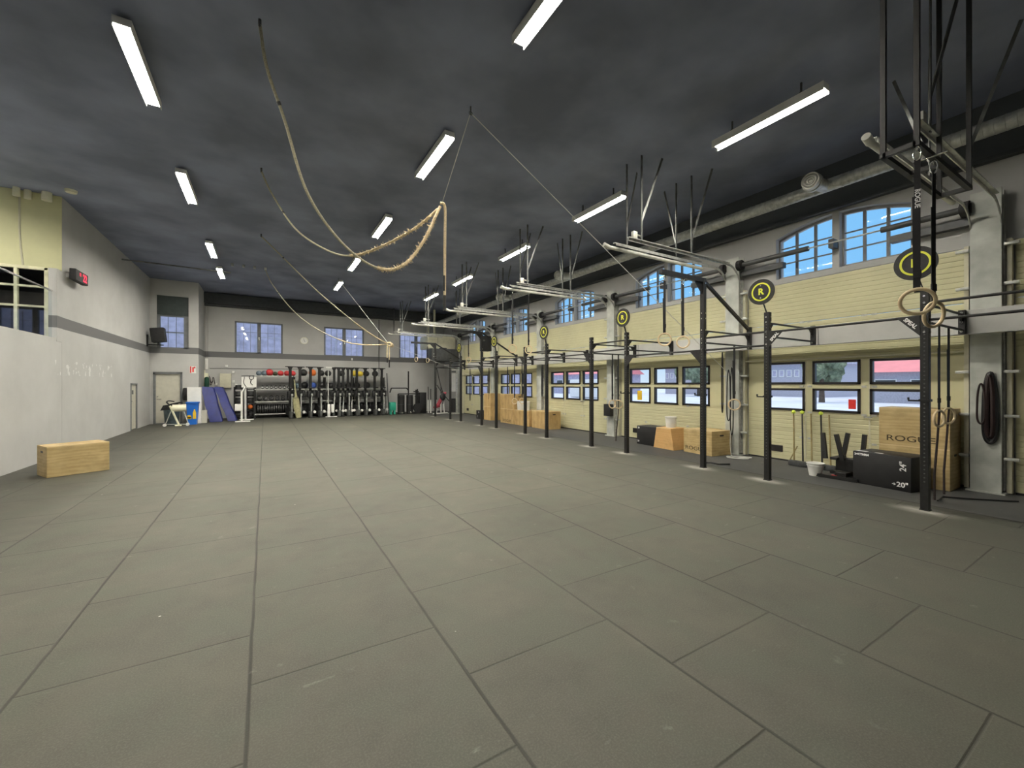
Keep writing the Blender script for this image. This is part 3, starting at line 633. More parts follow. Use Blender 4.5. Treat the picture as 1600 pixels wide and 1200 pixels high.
for y, sg, z in ((PY[2], 1, 2.17), (PY[3], -1, 2.17), (PY[4], 1, 2.3), (PY[5], -1, 2.3), (PY[6], 1, 2.38), (PY[7], -1, 2.38), (PY[8], 1, 2.2), (PY[9], -1, 2.2)): speal(y, sg, z)
# round targets
for y in (PY[0], PY[1], PY[3], PY[5], PY[7], PY[9]):
    c = V(PX-0.05, y+0.08, 3.04)
    tg = MB().cyl((c.x, c.y, c.z), (c.x+0.02, c.y, c.z), 0.205, n=48).build('round_target', 'blackm', rig)
    tg['label'] = 'black round throwing target with a lime ring and letter'
    MB().bar((PX, y, 2.64), (c.x+0.03, c.y-0.01, 2.90), 0.05, 0.012).build('target_stem', 'black', tg, smooth=False)
    mb = MB(); n = 48
    for i in range(n):
        a, b = 2*PI*i/n, 2*PI*(i+1)/n
        q = [(c.x-0.003, c.y+r*math.cos(t), c.z+r*math.sin(t)) for r, t in ((0.125, a), (0.148, a), (0.148, b), (0.125, b))]; mb.prism(q, (0.002, 0, 0))
    mb.build('lime_ring', 'yel', tg, smooth=False)
    text('R', 0.14, frame_m((c.x-0.002, c.y, c.z), (0, -1, 0), (0, 0, 1)), 'yel', tg, 0.001, 0.005, label='lime letter')
    mb = MB(); bolt(mb, (c.x, c.y, c.z+0.1), (-1, 0, 0), 0.012); bolt(mb, (c.x, c.y, c.z-0.1), (-1, 0, 0), 0.012); mb.build('bolt_heads', 'steel', tg)
# tall posts: arm, brace
for y in (4.72, 13.80, 18.70):
    MB().box((5.78, y-0.035, 3.42), (PX-0.04, y+0.035, 3.50), 0.003).build('ring_arm', 'black', rig, smooth=False)
    MB().prism([(PX-0.04, y-0.006, 3.42), (PX-0.25, y-0.006, 3.42), (PX-0.04, y-0.006, 3.2)], (0, 0.012, 0)).build('gusset', 'black', rig, smooth=False)
    MB().bar((PX+0.04, y, 3.44), (8.46, y, 2.64), 0.05, 0.05).build('diagonal_brace', 'black', rig, smooth=False)
    MB().box((8.44, y-0.04, 2.595), (8.5, y+0.04, 2.7)).build('brace_foot', 'black', rig, smooth=False)
for y in PY[:4]:
    MB().box((PX-0.05, y-0.05, 1.33), (PX+0.05, y+0.05, 1.36)).box((PX-0.045, y+0.05, 1.33), (PX-0.02, y+0.15, 1.35)).box((PX-0.045, y+0.14, 1.35), (PX-0.02, y+0.155, 1.38)).build('bar_hook', 'black', rig, smooth=False)

# ------------------------------------------------------------------ gymnastic rings
def rings_(loc, ztop, zc, label, strap=0.038, yaw=0.0, tilt=0.0, lettering=False, carab=True, tail=0.0, thin=False, group='gymnastic rings on straps'):
    """a wooden ring hanging on a strap from (x,y,ztop); ring centre at zc"""
    x, y = loc
    t = thing('gymnastic_ring', label, 'gymnastic ring', (x, y, zc-0.118), group)
    ax = V(math.cos(yaw), math.sin(yaw), 0)
    if tilt: ax = (ax*math.cos(tilt)+V(0, 0, 1)*math.sin(tilt))
    MB().torus((x, y, zc), 0.103, 0.014, ax, n=40, m=12).build('ring', 'ring', t)
    perp = V(-math.sin(yaw), math.cos(yaw), 0)
    top = ztop-(0.10 if carab else 0)
    zr = zc+0.103*(math.cos(tilt) if tilt else 1)
    mb = MB(); mb.bar((x, y, zr-0.02), (x, y, top), strap, 0.004, up=ax if not tilt else V(math.cos(yaw), math.sin(yaw), 0))
    off = perp*0.006
    mb.bar(V(x, y, zr-0.005)+off, V(x, y, top-0.3)+off*2, strap, 0.003, up=V(math.cos(yaw), math.sin(yaw), 0))
    st = mb.build('strap', 'blackf', t, smooth=False)
    MB().bar(V(x, y, zr+0.10), V(x, y, zr+0.16), strap+0.012, 0.012, up=V(math.cos(yaw), math.sin(yaw), 0)).build('buckle', 'blackm', st, smooth=False)
    if carab:
        MB().tube([(x, y+0.02*math.sin(a)*1.2, ztop-0.055+0.055*math.cos(a)) for a in [2*PI*k/16 for k in range(16)]], 0.0055, 6, closed=True).tube([(x+0.018*math.sin(a), y, ztop-0.01+0.03*math.cos(a)) for a in [2*PI*k/12 for k in range(12)]], 0.005, 6, closed=True).build('carabiner', 'steel', t)
    if tail:
        MB().tube([(x+0.01, y, zr), (x+0.02, y+0.02, zc-0.25), (x-0.02, y+0.04, zc-tail*0.7), (x-0.06, y+0.03, zc-tail)], 0.012, 6).build('loose_strap', 'band', t)
    if lettering:
        f = V(-math.cos(yaw), -math.sin(yaw), 0)
        text('ROGUE', 0.045, frame_m(V(x, y, ztop-0.42)+f*0.004, (0, 0, -1), V(0, 0, -1).cross(f)*-1 if False else f.cross(V(0, 0, -1))), 'letter', st, 0.0006, 0.0012, label='white strap lettering')
    return t
view = math.atan2(-1.2, -4.5)
fr = thing('hanging_steel_frame', 'narrow black steel frame hung from the ceiling by the nearest door track', 'ring frame', (5.2, 1.27, 3.45))
mb = MB()
for y in (1.17, 1.38): mb.bar((4.48, y, 3.48), (5.98, y, 3.48), 0.04)
for x in (4.5, 5.1, 5.96): mb.bar((x, 1.17, 3.48), (x, 1.38, 3.48), 0.04)
mb.build('frame_rails', 'black', fr, smooth=False)
for x in (4.5, 5.96):
    for y in (1.17, 1.38): MB().bar((x, y, 3.48), (x, y, ZC-0.003), 0.035).build('hanging_post', 'black', fr, smooth=False)
MB().cyl((4.8, 1.06, 3.455), (4.8, 1.24, 3.455), 0.008).build('pin', 'steel', fr)
v1 = math.atan2(1.17, 4.5)
rings_((4.51, 1.17), 3.46, 2.21, 'wooden ring hanging nearest the camera on a lettered black strap, left of the front pair', yaw=v1, tilt=0.45, lettering=True, group='front pair of rings')
rings_((4.91, 1.17), 3.46, 2.14, 'wooden ring of the front pair hanging right of and behind the lettered strap', yaw=v1+0.95, tilt=0.15, group='front pair of rings')
y = 4.72
rings_((5.88, y), 3.42, 2.31, 'wooden ring on the left end of the ring arm beside the second target', yaw=0.7)
rings_((6.37, y), 3.42, 2.29, 'wooden ring on the ring arm beside the second target, close to its post', yaw=0.7)
rings_((5.53, 9.2), 4.0, 2.47, 'left wooden ring of the pair hanging below the third door track', yaw=1.25)
rings_((6.03, 9.2), 4.0, 2.46, 'right wooden ring of the pair hanging below the third door track', yaw=0.5)
rings_((6.41, 13.8), 3.42, 2.43, 'wooden ring hanging by the black loudspeaker on the rig', yaw=0.5)
rings_((6.02, 18.7), 3.42, 2.69, 'left wooden ring hanging in front of the right far window', yaw=0.35)
rings_((6.57, 18.7), 3.42, 2.66, 'right wooden ring hanging near the cream air unit', yaw=0.35)
MB2 = MB().bar((5.45, 9.2, 4.0), (6.1, 9.2, 4.0), 0.03); tag(MB2.build('ring_hanger_bar', 'black', smooth=False), 'short black bar under the third door track that holds two rings', 'hanger bar')
rings_((7.47, 1.73), 2.31, 1.10, 'low wooden ring in front of the stacked lettered plywood boxes, left one', yaw=1.3, carab=False, tail=1.05, group='low rings hanging under the rig')
rings_((7.86, 1.73), 2.31, 1.12, 'low wooden ring in front of the stacked lettered plywood boxes, right one', yaw=1.2, carab=False, tail=1.05, group='low rings hanging under the rig')
rings_((7.94, 4.72), 2.31, 1.14, 'low wooden ring hanging before the second steel column', yaw=0.5, carab=False, group='low rings hanging under the rig')
rings_((7.66, 7.76), 2.31, 1.03, 'low wooden ring left of the pair before the third steel column', yaw=1.4, carab=False, group='low rings hanging under the rig')
rings_((7.87, 7.76), 2.31, 1.02, 'low wooden ring right of the pair before the third steel column', yaw=0.6, carab=False, tail=0.95, group='low rings hanging under the rig')
rings_((7.70, 12.67), 2.31, 0.93, 'low wooden ring in front of the white buckets on the far plywood boxes, left one', yaw=0.5, carab=False, group='low rings hanging under the rig')
rings_((8.02, 12.67), 2.31, 0.93, 'low wooden ring in front of the white buckets on the far plywood boxes, right one', yaw=0.5, carab=False, group='low rings hanging under the rig')

# bands and straps
def loop(x, y, ztop, zbot, w, r=0.012, m='band', name='resistance_band', label='', sag=0.0, flat=0.0):
    pts = []; h = ztop-zbot
    for k in range(40):
        a = 2*PI*k/40; yy = math.sin(a); zz = math.cos(a)
        pts.append((x, y+w*yy*(0.75-0.25*zz), (ztop+zbot)/2+h/2*(abs(zz)**0.6)*(1 if zz > 0 else -1)))
    mb = MB().tube(pts, r, 8, closed=True)
    return tag(mb.build(name, m), label, 'resistance band', 'bands hanging on the steel columns')
loop(8.77, 1.52, 1.70, 0.72, 0.075, 0.026, 'blackf', label='thick black band loop hanging on the nearest steel column, outermost')
loop(8.76, 1.52, 1.66, 0.80, 0.04, 0.03, 'band', label='dark maroon band loop inside the thick black one on the nearest column')
loop(8.74, 1.60, 1.55, 0.98, 0.05, 0.012, 'band', label='thin band loop behind the thick black one on the nearest column')
tag(MB().cyl((8.80, 1.52, 1.67), (8.68, 1.52, 1.68), 0.012).build('band_hook', 'steel'), 'steel peg holding the bands on the nearest column', 'hook')
for i, (y, x, zt, zb, w_) in enumerate(((5.38, 8.6, 2.9, 0.92, 0.02), (5.25, 8.62, 1.85, 0.75, 0.05), (5.18, 8.62, 1.9, 0.45, 0.04))):
    loop(x, y, zt if i else 2.24, zb, w_, 0.011, 'blackf', label=['long thin black band on the left side of the second steel column', 'black band loop on the middle of the second steel column', 'black band loop on the right side of the second steel column'][i])
for i, (x, y) in enumerate(((8.5, 12.1), (8.3, 14.2), (8.2, 15.6), (7.9, 16.85))):
    loop(x, y, 2.23 if i else 2.23, 1.1-0.1*i, 0.035, 0.014, 'blackf', label=['black strap loop hanging under the beam left of the tall plywood boxes', 'black strap loop hanging in front of the fourth garage door, right one', 'black strap loop hanging in front of the fourth garage door, left one', 'black strap loop hanging in front of the farthest garage door'][i])
# drape of white rope / cord at the second column
mb = MB()
pts = [(8.66, 5.2, 1.75), (8.64, 5.21, 0.9), (8.6, 5.2, 0.25), (8.5, 5.12, 0.02)]
for k in range(26):
    a = k*0.55; r = 0.13+0.05*math.sin(k*0.37); pts.append((8.42+r*math.cos(a), 4.93+0.2*math.sin(a*0.93), 0.015+0.0007*k))
tag(mb.tube(pts, 0.009, 6).build('coiled_cord', 'cord'), 'thin white cord coming down the second column and lying coiled on the floor', 'cord')
mb = MB().tube([(7.35, 4.98, 0.014), (7.38, 4.85, 0.03), (7.42, 4.72, 0.016), (7.62, 4.62, 0.014)], 0.016, 6)
tag(mb.build('dropped_strap', 'blackf'), 'short black strap lying on the floor in front of the coiled cord', 'strap')
mb = MB().tube([(7.5, 1.75, 0.03), (7.9, 1.8, 0.014), (8.1, 1.55, 0.013), (8.35, 1.3, 0.013), (8.45, 1.22, 0.012)], 0.010, 6)
tag(mb.build('floor_strap', 'blackf'), 'black strap trailing on the floor toward the nearest steel column', 'strap')

# ------------------------------------------------------------------ climbing ropes
def bez(P, n=16):
    """catmull-rom through P"""
    P = [Vector(p) for p in P]; out = []
    Q = [P[0]*2-P[1]] + P + [P[-1]*2-P[-2]]
    for i in range(1, len(Q)-2):
        for k in range(n):
            t = k/n; a, b, c, d = Q[i-1], Q[i], Q[i+1], Q[i+2]
            out.append(0.5*((2*b)+(-a+c)*t+(2*a-5*b+4*c-d)*t*t+(-a+3*b-3*c+d)*t**3))
    return out+[P[-1]]
H1 = V(2.53, 6.5, 4.53); H2 = V(3.89, 15.5, 3.03)
def climbing_rope(label, pts, split, tail, r=0.021, frayed=(0, 0)):
    t = thing('climbing_rope', label, 'climbing rope', pts[0], 'climbing ropes tied up to one side')
    P = bez(pts, 18); n = len(P); s_ = int(n*split)
    MB().tube(P[:s_+1], r*0.8, 10).build('rope', 'rope', t)
    a = MB().tube(P[s_:], r*1.1, 10)
    rnd = random.Random(3)
    for i in range(s_, n-6):
        for _ in range(frayed[0]*2):
            p = P[i].lerp(P[i+1], rnd.random()); d = V(rnd.uniform(-1, 1), rnd.uniform(-1, 1), rnd.uniform(-1, 1)).normalized()
            a.cyl(p+d*r*0.8, p+d*(r+rnd.uniform(0.015, 0.06)), 0.0065, 0.001, n=4)
    a.build('worn_rope', 'ropew', t)
    MB().cyl(P[0]-V(0, 0, 0.02), V(P[0].x, P[0].y, ZC), 0.016).torus(P[0], 0.03, 0.006, (1, 0, 0), 16, 6).build('ceiling_hook', 'dgrey', t)
    m_ = P[int(n*0.22)]; d_ = (P[int(n*0.22)+1]-P[int(n*0.22)-1]).normalized()
    MB().cyl(m_-d_*0.02, m_+d_*0.02, r*1.05).build('tape_mark', 'dgrey', t)
    if tail:
        T = [H1+V(-0.03, 0, 0.03), H1+V(0.03, -0.01, 0.02), H1+V(0.06, 0, -0.10), H1+V(0.055, 0, -0.6), H1+V(0.05, 0.0, -tail+0.28)] if tail else []
        T = [p+V(0.0, 0.03*(split > 0.62), 0) for p in T]
        MB().tube(bez(T, 10), r*1.05, 10).build('rope_tail', 'ropew', t)
        MB().cyl(T[-1]+V(0, 0, 0.0), T[-1]-V(0.004, 0, 0.26), r*1.15, n=10).build('rope_whipping', 'blackf', t)
    return t
climbing_rope('thick pale rope sagging from the ceiling to the centre cord, nearest the camera', [(-0.05, 5.4, 5.56), (0.02, 5.48, 5.15), (0.2, 5.65, 4.72), (0.47, 5.85, 3.97), (0.93, 6.05, 3.46), (1.44, 6.25, 3.26), (1.85, 6.35, 3.40), (2.2, 6.45, 3.86), (2.5, 6.5, 4.50)], 0.62, 1.78, 0.022, (3, 0))
climbing_rope('second pale rope sagging in a shallower curve to the same centre cord', [(-0.06, 9.1, 5.56), (0.12, 8.95, 5.1), (0.5, 8.6, 4.4), (1.0, 8.1, 3.95), (1.35, 7.6, 3.80), (1.8, 7.15, 3.95), (2.2, 6.8, 4.2), (2.48, 6.55, 4.47)], 0.55, 1.45, 0.02, (3, 0))
climbing_rope('long thin-looking rope running almost straight to the far tied-up knot', [(-0.09, 13.1, 5.56), (0.35, 13.3, 5.2), (1.4, 14.0, 4.40), (2.6, 14.8, 3.66), (3.4, 15.3, 3.25), (3.87, 15.5, 3.06)], 0.6, 0, 0.021, (0, 0))
climbing_rope('farthest rope curving down past the middle far window to the tied-up knot', [(0.0, 16.8, 5.56), (0.25, 16.75, 5.0), (0.9, 16.5, 4.1), (1.7, 16.2, 3.45), (2.6, 15.9, 3.05), (3.4, 15.6, 2.98), (3.87, 15.5, 3.02)], 0.6, 0, 0.019, (0, 0))
t = thing('rope_knot', 'bundled rope knot with a hanging tail below it in front of the far wall', 'rope knot', (3.95, 15.5, 2.2))
MB().torus((3.97, 15.5, 3.02), 0.07, 0.035, (0.3, 1, 0.2), 20, 8).torus((4.06, 15.52, 3.0), 0.06, 0.03, (1, 0.5, 0.4), 18, 8).build('knot', 'ropew', t)
MB().tube(bez([(3.90, 15.5, 3.0), (3.88, 15.5, 2.75), (3.89, 15.5, 2.52)], 6), 0.02).tube([(3.97, 15.52, 2.98), (3.97, 15.52, 2.45)], 0.02).build('tail', 'ropew', t)
MB().cyl((3.89, 15.5, 2.52), (3.89, 15.5, 2.34), 0.023).cyl((3.97, 15.52, 2.45), (3.97, 15.52, 2.16), 0.023).build('whipping', 'blackf', t)
t = thing('tie_off_line', 'thin white cord from ceiling hook to the centre ropes and across to the second column', 'cord', (2.58, 5.5, 5.5))
MB().tube([(2.585, 5.5, 5.52), tuple(H1+V(0, 0, 0.02))], 0.006, 6).tube([(2.595, 5.5, 5.52), (8.70, 5.28, 1.75)], 0.006, 6).build('cord', 'cord', t)
MB().cyl((2.59, 5.5, 5.50), (2.59, 5.5, ZC), 0.01).torus((2.59, 5.5, 5.52), 0.025, 0.006, (0, 1, 0), 14, 6).build('ceiling_hook', 'galvp', t)
t = thing('tie_off_line', 'thin white cord from the far ceiling hook down to the rope knot', 'cord', (2.42, 17.1, 5.5))
MB().tube([(2.42, 17.0, 5.55), (3.93, 15.5, 3.05)], 0.009, 6).tube([(3.95, 15.5, 3.03), (8.72, 16.45, 1.6)], 0.006, 6).build('cord', 'cord', t)
MB().cyl((2.42, 17.0, 5.54), (2.42, 17.0, ZC), 0.01).build('ceiling_hook', 'galvp', t)

# ------------------------------------------------------------------ boxes
def plybox(name, label, loc, size, rz, m='ply', logo=None, logo_face='-x', taper=0.0, grp=None, lsize=0.12, lz=None, lx=0.0):
    """w along local x, d along local y, h up; loc = centre of the base"""
    w, d, h = size; t = thing(name, label, 'plyo box', (0, 0, 0), grp)
    mb = MB()
    if taper:
        a = [(-w/2, -d/2, 0), (w/2, -d/2, 0), (w/2-taper, -d/2, h), (-w/2+taper, -d/2, h)]; mb.prism(a, (0, d, 0)); bmesh.ops.bevel(mb.bm, geom=mb.bm.edges[:], offset=0.004, segments=1, affect='EDGES')
    else: mb.box((-w/2, -d/2, 0), (w/2, d/2, h), 0.006)
    body = mb.build('body', m, t, smooth=False)
    # exposed ply edges (finger joints) along the top
    e = MB(); tw = w-2*taper
    e.box((-tw/2+0.002, -d/2-0.0012, h-0.018), (tw/2-0.002, d/2+0.0012, h-0.0005)); e.build('top_panel', 'plyl', t, smooth=False)
    # hand holes on the short sides
    for sg in (-1, 1):
        MB().cyl((sg*(w/2-taper*0.85-0.004), -0.045, h-0.10), (sg*(w/2-taper*0.85+0.0015), -0.045, h-0.10), 0.017, n=14).cyl((sg*(w/2-taper*0.85-0.004), 0.045, h-0.10), (sg*(w/2-taper*0.85+0.0015), 0.045, h-0.10), 0.017, n=14).box((sg*(w/2-taper*0.85)-0.0015, -0.045, h-0.117), (sg*(w/2-taper*0.85)+0.0015, 0.045, h-0.083)).build('hand_hole', 'frame', t, smooth=False)
    if logo:
        text(logo, lsize, frame_m((lx, -d/2-0.001, lz if lz else h*0.22), (1, 0, 0), (0, 0, 1)), 'ink', t, 0.0006, 0.001, label='burnt lettering', wide=1.35)
    t.location = loc; t.rotation_euler = (0, 0, rz); return t
# lone box on the left: corners (-3.0,9.65) (-2.36,10.02) (-3.35,10.31)
ang = math.atan2(10.04-9.65, -2.33+3.0)
plybox('plyo_box', 'plywood jump box standing alone on the floor by the left wall', (-2.865, 10.13, 0), (0.77, 0.5, 0.51), ang, 'ply')
# stacked pair near post 1 (front face toward -x): w along y
plybox('plyo_box', 'lower of the two stacked lettered plywood boxes behind the black foam box', (8.68, 2.24, 0), (0.80, 0.50, 0.60), -PI/2, 'ply', grp='stacked plywood boxes at the nearest garage door')
plybox('plyo_box', 'upper of the two stacked lettered plywood boxes behind the black foam box', (8.68, 2.24, 0.60), (0.80, 0.50, 0.58), -PI/2, 'ply', 'ROGUE', grp='stacked plywood boxes at the nearest garage door', lsize=0.125, lz=0.10, lx=-0.03)
plybox('plyo_box', 'wide lettered plywood box left of the second steel column', (8.50, 5.68, 0), (0.76, 0.60, 0.53), -PI/2-0.12, 'ply', 'ROGUE', lsize=0.12, lz=0.11, lx=-0.06)
plybox('plyo_box', 'smaller tapered orange plywood box with a white bucket on top', (8.40, 6.56, 0), (0.62, 0.50, 0.50), -PI/2-0.08, 'plyo', taper=0.09)
fb = [(8.45, 15.95, 0, 0.50, 0.62), (8.45, 15.95, 0.5, 0.5, 0.62), (8.42, 14.95, 0, 0.56, 1.0), (8.42, 14.95, 0.57, 0.56, 1.0), (8.42, 13.75, 0, 0.57, 1.0), (8.44, 13.55, 0.58, 0.56, 1.0), (8.42, 12.05, 0, 0.60, 1.0)]
far = [('lower plywood box at the left end of the far box wall', 8.47, 15.75, 0, 0.58, 0.62), ('upper plywood box at the left end of the far box wall', 8.47, 15.75, 0.58, 0.56, 0.62),
       ('lower tall plywood box under the middle of the far box wall, with burnt lettering', 8.46, 14.05, 0, 0.57, 1.02), ('upper plywood box standing behind the two white buckets', 8.46, 14.05, 0.57, 0.58, 1.02),
       ('lower plywood box directly below the two white buckets', 8.46, 12.98, 0, 0.57, 1.02), ('plywood box at the right end of the far box wall, nearest the camera', 8.46, 11.8, 0, 0.60, 0.96)]
for i, (lb, x, y, z, h, w_) in enumerate(far):
    plybox('plyo_box', lb, (x, y, z), (w_, 0.56, h), -PI/2, 'plyv', 'ROGUE' if i == 2 else None, grp='plywood boxes in front of the fourth garage door', lsize=0.14, lz=0.10)
def foambox(label, loc, size, rz, marks):
    w, d, h = size; t = thing('foam_plyo_box', label, 'foam plyo box', (0, 0, 0))
    b_ = MB().box((-w/2, -d/2, 0), (w/2, d/2, h), 0.012).build('body', 'blackf', t)
    for s_, x, z, sz, rot in marks:
        rt, up = ((1, 0, 0), (0, 0, 1)) if not rot else ((0, 0, 1), (-1, 0, 0))
        text(s_, sz, frame_m((x, -d/2-0.001, z), rt, up), 'letter', t, 0.0006, 0.002)
    t.location = loc; t.rotation_euler = (0, 0, rz); return t
fbx = foambox('large black foam jump box with white 24 and 20 markings, in front of stacked plywood', (8.14, 2.42, 0), (0.72, 0.5, 0.50), -PI/2-0.14,
        [('24"', 0.27, 0.36, 0.105, True), ('20"', 0.26, 0.09, 0.10, False), ('\u2192', 0.16, 0.09, 0.05, False), ('2<CTHRM', -0.24, 0.455, 0.042, False)])
ORG[fbx] = V(0, 0, 0)
q = MB().box((-0.34, -0.22, 0.5), (-0.2, -0.13, 0.501)).box((-0.1, -0.2, 0.5), (0.0, -0.15, 0.501)); q.build('top_print', 'letter', fbx, smooth=False)
foambox('black foam box between the post and the tapered plywood box', (8.52, 7.18, 0), (0.66, 0.5, 0.47), -PI/2-0.05, [('24', -0.26, 0.42, 0.06, False), ('20', -0.27, 0.08, 0.06, False)])
foambox('small black foam box at the far left end of the plywood boxes', (8.3, 16.33, 0), (0.5, 0.45, 0.38), -PI/2, [('20', 0.0, 0.3, 0.08, False), ('/', -0.1, 0.12, 0.12, False)])
def bucket(label, loc, r0, r1, h, m='white', grp=None, handle=True):
    t = thing('bucket', label, 'bucket', loc, grp); x, y, z = loc
    mb = MB().cyl((x, y, z), (x, y, z+h), r0, r1, n=32, caps=False).cyl((x, y, z+0.005), (x, y, z+h-0.002), r0-0.006, r1-0.006, n=32, caps=False).cyl((x, y, z), (x, y, z+0.006), r0, n=32)
    mb.build('body', m, t); MB().torus((x, y, z+h), r1, 0.007, n=36, m=8).torus((x, y, z+h*0.82), r1*0.97, 0.004, n=36, m=6).build('rim', m, t)
    if handle:
        MB().tube([(x-(r1+0.005)*math.cos(a), y+(r1+0.005)*math.cos(a)*0.4, z+h-0.01-0.07*math.sin(a)) for a in [PI*k/12 for k in range(13)]], 0.003, 6).build('handle', 'steel', t)
    return t
bucket('white bucket on the floor in front of the sledgehammers', (7.98, 3.34, 0), 0.085, 0.125, 0.21)
bucket('white bucket standing on the tapered orange plywood box', (8.40, 6.56, 0.50), 0.11, 0.135, 0.25, handle=False)
bucket('left one of two white buckets on the far plywood boxes', (8.32, 13.25, 0.57), 0.12, 0.14, 0.32, grp='buckets on the far boxes', handle=False)
bucket('right one of two white buckets on the far plywood boxes', (8.32, 12.85, 0.57), 0.12, 0.14, 0.32, grp='buckets on the far boxes', handle=False)
tag(MB().box((8.64, 8.85-0.0, 0.60), (8.78, 9.12, 0.95), 0.01).build('black_case', 'blackf'), 'small black case fixed to the third steel column above the plywood box', 'case')

# ------------------------------------------------------------------ sledgehammers and sled
for i, (x, y, ball, thick) in enumerate(((8.62, 3.96, 1, 0), (8.62, 3.81, 1, 1), (8.64, 3.67, 0, 0), (8.62, 3.50, 1, 1), (8.62, 3.37, 0, 0))):
    t = thing('sledgehammer', ['sledgehammer with a tennis ball on its handle, leftmost of the row', 'dark handled sledgehammer with a tennis ball, second from the left', 'sledgehammer without a ball, standing in the middle of the row', 'dark handled sledgehammer with a tennis ball, behind the white bucket', 'sledgehammer without a ball beside the black sled, rightmost'][i], 'sledgehammer', (x, y, 0), 'sledgehammers leaning on the garage door')
    MB().cyl((x, y, 0.06), (x+0.24, y+0.12, 0.98), 0.015, 0.013, n=12).build('handle', 'black' if thick else 'woodh', t)
    MB().box((x-0.05, y-0.09, 0.0), (x+0.05, y+0.09, 0.10), 0.018).build('head', 'dgrey', t)
    if ball: MB().sph((x+0.245, y+0.123, 1.0), 0.036).build('tennis_ball', 'tennis', t)
    if i == 0: MB().cyl((x-0.0, y+0.08, 0.08), (x+0.1, y-0.01, 0.36), 0.01).build('strut', 'woodh', t)
sl = thing('push_sled', 'black push sled with angled posts between white bucket and foam box', 'push sled', (8.3, 2.98, 0))
MB().bar((7.95, 2.74, 0.03), (7.95, 3.30, 0.03), 0.09, 0.05).bar((8.45, 2.74, 0.03), (8.45, 3.30, 0.03), 0.09, 0.05).build('skids', 'black', sl, smooth=False)
MB().box((7.95, 2.90, 0.05), (8.45, 3.06, 0.12), 0.01).box((8.02, 2.82, 0.30), (8.38, 2.92, 0.34), 0.005).box((8.02, 3.05, 0.30), (8.38, 3.15, 0.34), 0.005).box((8.15, 2.86, 0.12), (8.27, 3.12, 0.33), 0.01).build('frame', 'black', sl, smooth=False)
for (x, y, dx_, dy_) in ((8.05, 3.22, 0.05, 0.06), (8.38, 3.10, 0.03, -0.06), (8.05, 2.98, 0.0, 0.09), (8.38, 2.84, 0.02, -0.03)):
    MB().bar((x, y, 0.30), (x+dx_, y+dy_, 0.72), 0.055, 0.055).build('push_post', 'black', sl, smooth=False)
MB().box((7.93, 3.02, 0.055), (7.99, 3.10, 0.062)).build('red_mark', 'red', sl, smooth=False)

# ------------------------------------------------------------------ gear at the far wall
BZ = 0.0
# shelf racks
def rack(label, x0, x1, y0, y1, shelves, upr):
    t = thing('storage_rack', label, 'storage rack', ((x0+x1)/2, (y0+y1)/2, 0))
    for z in shelves: 
        MB().box((x0, y0, z-0.04), (x1, y1, z)).build('shelf', 'dgrey', t, smooth=False)
        MB().box((x0, y0-0.012, z-0.045), (x1, y0, z+0.008)).build('shelf_edge', 'galv', t, smooth=False)
    for x in upr:
        for y in (y0+0.02, y1-0.02): MB().box((x-0.03, y-0.03, 0), (x+0.03, y+0.03, shelves[-1])).build('upright', 'black', t, smooth=False)
    MB().box((x0, y1-0.01, 0.1), (x1, y1, 0.6)).build('back_panel', 'dgrey', t, smooth=False)
    return t
SH = (0.20, 0.76, 1.32, 1.92)
rack('black storage rack holding dumbbells and kettlebells, left of the rowing machines', -0.40, 1.12, 21.75, 22.35, SH, (-0.38, 1.10))
rack('black storage rack with medicine balls behind the rowing machines', 1.16, 5.30, 21.75, 22.35, SH, (1.18, 2.5, 3.9, 5.28))
def ball(x, z, r, m, label, y=22.0, seam=True):
    t = thing('medicine_ball', label, 'medicine ball', (x, y, z), 'balls on the storage racks')
    MB().sph((x, y, z+r), r, n=24).build('shell', m, t); MB().torus((x, y, z+r), r*0.995, 0.004, (0.3, 1, 0.2), 28, 4).build('seam', m, t)
    return t
tb = [(-0.24, .115, 'sball', 'slate blue ball at the left end of the rack top'), (-0.03, .12, 'sball', 'dark slate ball, second on the rack top'), (0.18, .155, 'red', 'largest red ball on the left rack top'), (0.40, .10, 'oball', 'small olive ball between the red balls'), (0.62, .125, 'red', 'red ball right of the olive ball'), (0.88, .125, 'red', 'red ball just left of the first rowing machine'), (1.12, .125, 'red', 'pink red ball right of the first rowing machine'),
      (1.58, .165, 'kball', 'large black ball left of the orange one on the rack top'), (1.96, .165, 'orange', 'orange ball on the rack top'), (2.34, .15, 'kball', 'black ball right of the orange one'), (2.65, .15, 'kball', 'black ball on the rack top behind the white topped machine'), (3.28, .15, 'kball', 'black ball on the rack top before the yellow pair'), (3.9, .155, 'yball', 'yellow ball on the rack top'), (4.16, .14, 'yball', 'pale yellow ball, right one of the yellow pair'), (4.45, .155, 'kball', 'black ball right of the yellow pair'), (4.9, .155, 'kball', 'black ball at the right end of the rack top')]
for x, r, m, lb in tb: ball(x, 1.92, r, m, lb)
for x, r, m, lb in [(1.32, .14, 'lball', 'pale blue ball on the second shelf'), (1.62, .165, 'kball', 'black ball left of the blue one on the second shelf'), (1.98, .15, 'bball', 'bright blue ball on the second shelf'), (2.38, .16, 'kball', 'black ball right of the blue one on the second shelf'), (2.78, .15, 'kball', 'black ball on the second shelf behind the white topped machine'), (3.2, .15, 'kball', 'black ball on the second shelf behind the fifth rowing machine from the left'), (3.6, .15, 'kball', 'black ball on the second shelf behind the fifth rowing machine from the right'), (4.0, .15, 'kball', 'black ball on the second shelf below the yellow pair'), (4.5, .16, 'kball', 'black ball on the second shelf near its right end')]: ball(x, 1.32, r, m, lb)
db = thing('dumbbell', 'short black hex dumbbell with white numbers on the second rack shelf', 'dumbbell', (-0.1, 21.95, 1.32), 'dumbbells on the second shelf')
